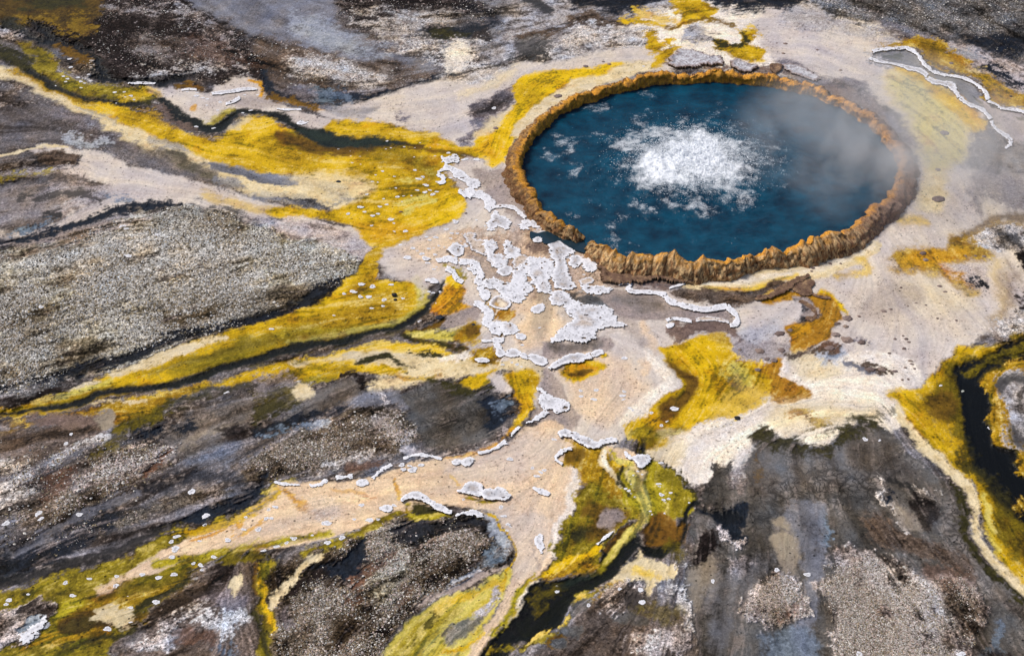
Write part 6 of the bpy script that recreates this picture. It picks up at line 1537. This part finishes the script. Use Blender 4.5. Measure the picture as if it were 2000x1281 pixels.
def stone(px, py, rpx, label, me, group=None, sx=1.0, rot=0.0, name='stone', cat='stone', dz=0.0):
    X, Y, zz = spot(px, py); mpp = (Y * CP - (zz - CAM_H) * SP) / FPX
    o = link(name, me, label, cat, group, None, (X, Y, zz + dz))
    k = rpx * mpp / .1 * .72; o.scale = (k * sx, k / .8, k * .75); o.rotation_euler = (0, 0, rot); return o
BLK = lump_me(91, (30, 30, 34), .8); BLU = lump_me(92, (34, 40, 52), .6); GRB = lump_me(93, (128, 112, 108), .45)
stone(1440, 817, 8, 'black stone alone on the cream white floor', BLK)
stone(770, 578, 7, 'black lump standing in the golden yellow mat', BLK, dz=.02)
stone(772, 586, 5, 'smaller black lump touching the lump in the golden mat', BLK)
stone(858, 620, 9, 'bluish black elongated stone beside the amber fan', BLU, sx=1.3, rot=.45)
stone(925, 634, 5, 'dark blue chip near the lower white ledge', BLU, rot=.6)
stone(1833, 389, 14, 'grey brown log shaped stone on the pale yellow floor right of the pool', GRB, sx=1.3, rot=.35)
stone(1803, 495, 9, 'dark brown stone on the amber patch right of the pool', LUMPS[3])
stone(1808, 508, 7, 'grey ringed stone below the dark stone on the amber patch', LUMPS[4])
stone(1832, 332, 7, 'grey stone half lost in steam right of the pool', LUMPS[4])
stone(1845, 260, 11, 'flat grey patch stone in the steamy cream floor', GRB, sx=1.1)
stone(1655, 622, 12, 'large brown stone on the amber pond shore', LUMPS[1], sx=1.1)
stone(1678, 618, 5, 'small brown stone right of the large shore stone', LUMPS[0])
stone(1652, 638, 8, 'brown stone below the large shore stone', LUMPS[2])
stone(1636, 632, 6, 'low brown stone at the left of the shore stones', LUMPS[3], sx=1.4)
stone(1632, 654, 10, 'wide grey brown stone under the shore stones', LUMPS[4], sx=1.2)
stone(1655, 665, 14, 'broad brown stone slab right of the amber pond', LUMPS[0], sx=1.3, rot=-.2)
stone(1683, 669, 9, 'dark brown stone ending the slab row right of the amber pond', LUMPS[3], sx=1.2)
stone(1620, 680, 9, 'reddish brown stone over the bluish white patch', LUMPS[1], sx=1.6, rot=.2)
stone(1542, 646, 3, 'small dark chip on the amber pond', LUMPS[3])
stone(1523, 652, 11, 'dark grey brown stone on the pond rim', LUMPS[3], sx=1.3)
stone(1543, 645, 7, 'angular dark stone behind the pond rim stone', LUMPS[1])
stone(1484, 686, 11, 'round mauve brown stone in the pale ring pool', LUMPS[0], sx=1.2)
stone(1526, 684, 9, 'mauve brown stone on the gold shore', LUMPS[1], sx=1.1)
stone(1445, 683, 5, 'small mauve stone in the pale pool', LUMPS[4])
stone(1512, 704, 8, 'flat pinkish stone ringed with white on the amber pool', GRB, sx=1.2)
stone(1498, 701, 6, 'slanting pinkish stone on the amber pool', GRB, sx=1.5, rot=.8)
stone(1480, 722, 7, 'pale flat stone left on the amber pool', GRB, sx=1.2)
stone(1620, 704, 4, 'small round brown stone in the bluish white patch', LUMPS[0])
stone(1700, 722, 9, 'dark brown stone in the row below the bluish patch', LUMPS[3], sx=1.6, rot=-.2)
stone(1722, 722, 8, 'grey brown stone continuing the row below the bluish patch', LUMPS[0], sx=1.5, rot=-.25)
stone(1747, 725, 5, 'small last stone of the row below the bluish patch', LUMPS[1], sx=1.8)
stone(1534, 86, 5, 'rust brown stone on the pale floor behind the pool', LUMPS[0], sx=1.3)
stone(1530, 105, 5, 'tan brown stone behind the pool, below the rust one', LUMPS[2])
stone(1596, 98, 4, 'small brown stone on the pale floor behind the far rim', LUMPS[1])
stone(1642, 138, 5, 'brown stone with an ochre skin on the pale floor near the far rim', LUMPS[2])
stone(1517, 85, 3, 'tiny brown chip behind the pool', LUMPS[3])
stone(1858, 124, 6, 'grey stone on the gold band beyond the side channel', GRB)
stone(1974, 189, 4, 'dark chip on the gold band at the right', BLK)
stone(1190, 126, 5, 'grey stone at the end of the yellow tongue', LUMPS[4])
stone(1144, 130, 7, 'grey stone cluster head on the pink floor beyond the yellow tongue', GRB)
stone(1178, 121, 4, 'small grey stone beyond the yellow tongue', LUMPS[4])
stone(1257, 130, 4, 'pale stone next to the far left rim', NOD[2])
stone(1090, 188, 9, 'grey stone leaning on the upper left of the rim', GRB, sx=1.3, rot=.4)
stone(965, 212, 6, 'white stone on the grey mauve rock patch', NOD[1])
stone(968, 251, 7, 'mauve stone on the cream floor left of the pool', LUMPS[4])
stone(910, 417, 4, 'dark red stone on the mauve floor', LUMPS[3])
stone(661, 355, 5, 'dark stone on the cream and yellow floor', BLU, sx=1.4)
stone(783, 414, 4, 'dark pebble on the yellow mat', LUMPS[3], sx=1.3)
for p in ('1590,514,9', '1600,512,7', '1612,513,5', '1588,524,5', '1621,515,5', '1642,515,4', '1585,530,4'):
    a, b, c = [float(v) for v in p.split(',')]
    stone(a, b, c, 'small dark brown bead on the cream strip below the rim', LUMPS[int(a) % 5], 'brown beads below the rim', name='mineral_bead', cat='mineral bead')
r8 = np.random.default_rng(77)
for p in ('1764,656,3 1770,662,5 1775,668,4 1748,662,4 1737,690,4 1766,681,5 1778,705,5 1781,711,4 1768,718,4 1786,720,4 1762,742,4 1774,741,4 1760,562,4 1773,598,3 1789,592,3 1808,596,3 1726,608,6 1740,604,4 1868,626,4 1831,622,4 1835,559,5 1846,570,4 1886,500,4 1905,500,4 1922,501,5').split():
    a, b, c = [float(v) for v in p.split(',')]
    stone(a, b, c, 'small mauve brown stone scattered on the pale floor right of the pool', LUMPS[r8.integers(0, 5)], 'small stones on the pale right floor', sx=r8.uniform(.9, 1.5), rot=r8.uniform(-.5, .5))
for p in ('239,443,7', '247,447,5', '250,500,8', '80,600,5', '308,459,6'):
    a, b, c = [float(v) for v in p.split(',')]
    stone(a, b, c, 'white stone lying on the grey gravel plain', NOD[int(a) % 9], 'white stones on the gravel plain', sx=1.3)
for p, l in (('139,848,5', 'white stone between the two white patches at the left'), ('129,866,5', 'white stone above the brown mud at the left'), ('75,1003,9', 'white flat stone on the brown gravel, lower left'), ('80,1013,7', 'white stone just below the flat white stone, lower left'),
             ('12,1022,8', 'white stone near the left frame on the brown gravel'), ('155,1005,7', 'tan stone on the grey band, lower left'), ('443,767,6', 'white stone above the white patch in the olive mud'), ('375,960,9', 'pink tan boulder on the dark gravel bank'),
             ('402,1008,10', 'grey boulder at the edge of the third stream'), ('1210,1150,5', 'white stone on the olive bank of the dark stream'), ('1251,1152,7', 'white stone in the black rubble'), ('1254,1176,8', 'white slab in the black rubble'), ('1150,1182,5', 'white chip beside the stream bank'),
             ('1392,1135,6', 'white stone on the smooth grey mud'), ('1517,1113,7', 'white stone at the head of the pink gravel mound'), ('1577,1122,7', 'white stone between the mud and the large gravel field'), ('1877,1277,10', 'white stone at the lower right'), ('1678,1277,8', 'white stone at the bottom of the gravel field'),
             ('1837,753,4', 'white stone in the olive mat at the right'), ('1880,764,4', 'white stone in the black stream'), ('1931,836,4', 'white stone low in the black stream'), ('1690,858,6', 'white bent chip on the grey mud'), ('1718,860,4', 'white chip right of the bent chip')):
    a, b, c = [float(v) for v in p.split(',')]
    stone(a, b, c, l, NOD[int(a + b) % 9], sx=1.2, rot=(a % 7) * .3)

# ------------------------------------------------------------------ loose gravel: real little stones on the gravelly ground
stone_small = tinted('gravel_stone', 50, .5, .9, .005, .2, .5)
def gravel(label, poly, count, size, shades, seed, name='gravel'):
    r = np.random.default_rng(seed); Q = catmull(pts_of(poly), True, 3); lo, hi = Q.min(0), Q.max(0)
    # even scatter over the ground: draw in metres, then look the place up on the image pixel grid
    cx_ = np.array([lo[0], hi[0], lo[0], hi[0]]); cy_ = np.array([lo[1], lo[1], hi[1], hi[1]]); wx_, wy_ = ground_xy(cx_, cy_)
    n = int(count); p = np.stack([r.uniform(wx_.min(), wx_.max(), n * 3), r.uniform(wy_.min(), wy_.max(), n * 3)], 1)
    px, py = image_px(p[:, 0], p[:, 1]); ok = (px > gx[0]) & (px < gx[-1]) & (py > gy[0]) & (py < gy[-1])
    p, px, py = p[ok], px[ok], py[ok]
    d = sdf_poly(px, py, Q)
    i = ((px - gx[0]) / STEP).astype(int); j = ((py - gy[0]) / STEP).astype(int)
    clump = -1.1 * N['b'][j, i] - .5 * N['c'][j, i] + .5 * fbm(p[:, 0], p[:, 1], 1.6, 2, seed + 1)
    ok = (d < r.normal(-6, 14, len(d))) & (spk[j, i] > r.uniform(.35, .9, len(d))) & (clump > r.normal(.0, .16, len(d)))
    p, i, j = p[ok][:n], i[ok][:n], j[ok][:n]
    z = Z[j, i]
    x, y = ground_xy(gx[i] + r.uniform(-.5, .5, len(i)) * STEP, gy[j] + r.uniform(-.5, .5, len(i)) * STEP, z)
    sz = size[0] * .75 + (size[1] * 1.15 - size[0]) * r.random(len(x)) ** 4
    sh = np.array([alb(c) for c in shades]); t = sh[r.integers(0, len(sh), len(x))] * r.uniform(.6, 1.1, (len(x), 1))
    me = blobs(name, np.stack([x, y, z + sz * .2], 1), sz, .7, t, stone_small, 0, .4, seed + 3)
    link(name, me, label, 'gravel', kind='stuff')
W_ = (232, 226, 218); G_ = (180, 174, 164); T_ = (168, 152, 124); D_ = (96, 86, 72); PK = (206, 186, 178)
gravel('pale grey gravel covering the plain left of the pool', '-180,480 0,482 120,466 220,430 330,402 470,430 600,474 704,506 700,545 600,590 480,628 300,698 120,744 -180,760', 90000, (.007, .022), [W_, W_, G_, T_, D_], 201)
gravel('pinkish gravel on the rise at the lower right', '1622,1066 1719,1080 1812,1134 1880,1130 1928,1194 1880,1340 1640,1340 1640,1206 1598,1142', 56000, (.004, .011), [PK, G_, W_, T_, D_], 202)
gravel('pinkish tan gravel on the small mound at the lower right', '1480,1152 1512,1112 1555,1140 1584,1195 1515,1226 1448,1195', 9000, (.004, .010), [PK, T_, D_, G_], 203)
gravel('brown gravel on the dark island at the bottom', '545,1160 680,1060 860,1010 960,1030 1000,1080 880,1155 775,1222 740,1340 560,1340', 32000, (.005, .015), [PK, T_, D_, W_, G_], 204)
gravel('brown gravel on the tongue left of the mud pool', '505,888 645,826 742,794 826,842 770,887 650,917 510,952', 9000, (.005, .016), [PK, T_, D_, W_], 205)
gravel('dark grey gravel at the top right', '1560,-130 2300,-130 2200,130 1980,112 1850,68 1720,52 1600,15', 20000, (.009, .024), [G_, W_, D_, D_], 206)
gravel('pink and brown gravel scattered over the lower left slope', '-180,880 330,860 340,900 200,1040 0,1100 -180,1100', 26000, (.005, .018), [PK, T_, D_, W_], 207)
gravel('pale gravel at the far left slope', '180,-100 900,-100 1000,60 880,160 620,180 400,160 200,130', 20000, (.009, .024), [PK, W_, D_, G_], 208)

# ------------------------------------------------------------------ sheets of running water in the deeper channels
def sheet_material(name, tintc, dense):
    m, nt, ns, lk = new_mat(name)
    out = nd(ns, 'ShaderNodeOutputMaterial')
    tr_ = nd(ns, 'ShaderNodeBsdfTransparent'); tr_.inputs[0].default_value = (*tintc, 1)
    gl = nd(ns, 'ShaderNodeBsdfGlossy'); gl.inputs['Roughness'].default_value = .12
    fr_ = nd(ns, 'ShaderNodeFresnel', i_IOR=1.33); mx = nd(ns, 'ShaderNodeMixShader')
    geo = nd(ns, 'ShaderNodeNewGeometry')
    mp = nd(ns, 'ShaderNodeMapping'); mp.inputs['Scale'].default_value = (1, 1, 1); lk.new(geo.outputs['Position'], mp.inputs[0])
    n = nd(ns, 'ShaderNodeTexNoise', i_Scale=14.0, i_Detail=5.0, i_Roughness=.6); lk.new(mp.outputs[0], n.inputs['Vector'])
    bp = nd(ns, 'ShaderNodeBump', i_Strength=.12, i_Distance=.02); lk.new(n.outputs['Fac'], bp.inputs['Height'])
    lk.new(bp.outputs[0], gl.inputs['Normal']); lk.new(bp.outputs[0], fr_.inputs['Normal'])
    lk.new(fr_.outputs[0], mx.inputs[0]); lk.new(tr_.outputs[0], mx.inputs[1]); lk.new(gl.outputs[0], mx.inputs[2])
    if dense:
        df = nd(ns, 'ShaderNodeBsdfPrincipled'); df.inputs['Base Color'].default_value = (*dense, 1); df.inputs['Roughness'].default_value = .12; df.inputs['IOR'].default_value = 1.33
        lk.new(bp.outputs[0], df.inputs['Normal']); lk.new(df.outputs[0], out.inputs[0])
    else: lk.new(mx.outputs[0], out.inputs[0])
    return m
def sheet(outline, z, mat, label):
    px = catmull(pts_of(outline), True, 4); w = np.stack(ground_xy(px[:, 0], px[:, 1], z), 1); n = len(w)
    lo, hi = w.min(0), w.max(0); st = max(.05, float((hi - lo).max()) / 90)
    gxx, gyy = np.meshgrid(np.arange(lo[0], hi[0], st), np.arange(lo[1], hi[1], st)); q = np.stack([gxx.ravel(), gyy.ravel()], 1)
    q = q[sdf_poly(q[:, 0], q[:, 1], w) < -st * .4]
    res = delaunay_2d_cdt([Vector((float(a), float(b))) for a, b in np.vstack([w, q])], [(i, (i + 1) % n) for i in range(n)], [], 1, 1e-6)
    v = np.array([(a.x, a.y, z) for a in res[0]]); f = np.array([t for t in res[2] if len(t) == 3])
    v[:, 2] += .004 * fbm(v[:, 0], v[:, 1], .3, 2, 5)
    link('water', mesh_np('water', v, f, mat, None, True), label, 'water', kind='structure')
clear = sheet_material('clear_water', (.86, .88, .82), None); pond = sheet_material('pond_water', (1, 1, 1), (.012, .030, .045))
sheet('1060,470 1074,440 1092,434 1120,444 1146,456 1150,470 1170,486 1182,492 1168,500 1148,496 1126,489 1104,478 1092,470 1080,474 1066,476', .035, pond, 'little dark blue overflow pond at the gap in the rim')
sheet('1036,452 1050,455 1066,452 1072,462 1062,470 1048,468 1036,466', .03, pond, 'tiny dark pond between crusts at the foot of the rim')
sheet('1872,720 1900,690 1960,672 2060,640 2400,580 2400,700 2010,712 1962,718 1926,740 1928,770 1938,812 1934,835 1950,866 1986,890 2400,930 2400,1140 2060,1070 1970,1010 1915,940 1880,870 1862,790', -.035, clear, 'clear water running in the black stream at the right')
sheet('1350,980 1338,995 1326,1022 1310,1050 1270,1080 1250,1070 1236,1085 1220,1104 1199,1130 1146,1164 1111,1188 1093,1223 1032,1258 985,1330 920,1330 960,1250 1000,1206 1029,1161 1106,1130 1160,1119 1170,1088 1199,1045 1240,1015 1225,960 1215,915 1262,905 1290,900 1300,920 1330,940', -.028, clear, 'clear water of the dark green stream at the bottom')
sheet('1699,109 1719,98 1772,96 1792,111 1806,131 1832,147 1880,156 1907,174 1924,190 1930,206 1958,216 2010,224 2400,240 2400,290 2010,278 1984,280 1970,266 1944,248 1926,220 1898,204 1880,190 1862,168 1825,156 1806,137 1759,127 1708,118', -.02, clear, 'shallow water in the grey side channel at the upper right')

# ------------------------------------------------------------------ steam drifting off the right side of the pool
def steam_material(cx_, cy_, dens):
    m, nt, ns, lk = new_mat('steam')
    out = nd(ns, 'ShaderNodeOutputMaterial'); pv = nd(ns, 'ShaderNodeVolumePrincipled'); lk.new(pv.outputs[0], out.inputs['Volume'])
    pv.inputs['Color'].default_value = (.97, .97, .98, 1); pv.inputs['Anisotropy'].default_value = .2
    tc = nd(ns, 'ShaderNodeTexCoord'); p = tc.outputs['Object']
    n = nd(ns, 'ShaderNodeTexNoise', i_Scale=1.0, i_Detail=4.0, i_Roughness=.6, i_Distortion=.6); lk.new(p, n.inputs['Vector'])
    ln = nd(ns, 'ShaderNodeVectorMath', operation='LENGTH'); sc = nd(ns, 'ShaderNodeVectorMath', operation='MULTIPLY'); lk.new(p, sc.inputs[0]); sc.inputs[1].default_value = (1 / 3.0, 1 / 2.6, 1 / 1.5)
    lk.new(sc.outputs[0], ln.inputs[0])
    fall = mathn(ns, lk, 'SUBTRACT', 1.0, ln.outputs['Value'], True)
    k = mathn(ns, lk, 'MULTIPLY_ADD', n.outputs['Fac'], 4.2, True); k.node.inputs[2].default_value = -1.7
    d = mathn(ns, lk, 'MULTIPLY', mathn(ns, lk, 'MULTIPLY', k, fall), dens)
    lk.new(d, pv.inputs['Density'])
    return m
def steam(cxp, cyp, dens, rot):
    x, y = [float(v) for v in ground_xy(cxp, cyp, .5)]
    v, f = lump(7, 1.0); v = v / .1
    v = v / np.linalg.norm(v, axis=1)[:, None] * np.array([3.0, 2.6, 1.5])
    me = mesh_np('steam', v, f, steam_material(x, y, dens), None, True)
    o = link('steam', me, 'thin white steam drifting off the right side of the pool', 'steam', kind='stuff', loc=(x, y, .75)); o.rotation_euler = (0, 0, rot)
    me.materials[0].cycles.volume_step_rate = 2.0 if hasattr(me.materials[0].cycles, 'volume_step_rate') else 1.0
if os.environ.get('NO_STEAM') is None:
    steam(1735, 300, 1.2, -.25)

# ------------------------------------------------------------------ light, sky, camera
world = bpy.data.worlds.new('World'); scene.world = world; world.use_nodes = True
wn_ = world.node_tree.nodes; wl_ = world.node_tree.links; wn_.clear()
sky = wn_.new('ShaderNodeTexSky'); sky.sky_type = 'NISHITA'; sky.sun_disc = False
SUN_EL, SUN_AZ = math.radians(52), math.radians(-72)      # thin cloud: a broad soft sun, high on the left
sky.dust_density = 3.0; sky.air_density = .8; sky.sun_elevation = SUN_EL; sky.sun_rotation = SUN_AZ
bg = wn_.new('ShaderNodeBackground'); bg.inputs[1].default_value = .085
wo = wn_.new('ShaderNodeOutputWorld'); wl_.new(sky.outputs[0], bg.inputs[0]); wl_.new(bg.outputs[0], wo.inputs[0])
sd = bpy.data.lights.new('sun', 'SUN'); sd.energy = 2.4; sd.angle = math.radians(18); sd.color = (1, .95, .88)
so = bpy.data.objects.new('sun', sd); COL.objects.link(so)
to_sun = Vector((math.sin(SUN_AZ) * math.cos(SUN_EL), math.cos(SUN_AZ) * math.cos(SUN_EL), math.sin(SUN_EL)))
so.rotation_euler = to_sun.to_track_quat('Z', 'Y').to_euler(); so.location = to_sun * 60
cd = bpy.data.cameras.new('camera'); co = bpy.data.objects.new('camera', cd); COL.objects.link(co)
cd.sensor_width = 36; cd.lens = FPX * 36 / 2000; cd.clip_end = 5000; cd.clip_start = .1
co.location = (0, 0, CAM_H); co.rotation_euler = (math.pi / 2 - PITCH, 0, 0)
scene.camera = co
scene.view_settings.view_transform = 'Standard'; scene.view_settings.look = 'None'; scene.view_settings.exposure = 0.45; scene.view_settings.gamma = 1.0
scene.cycles.use_denoising = True; scene.cycles.max_bounces = 6; scene.cycles.transparent_max_bounces = 8; scene.cycles.volume_bounces = 1
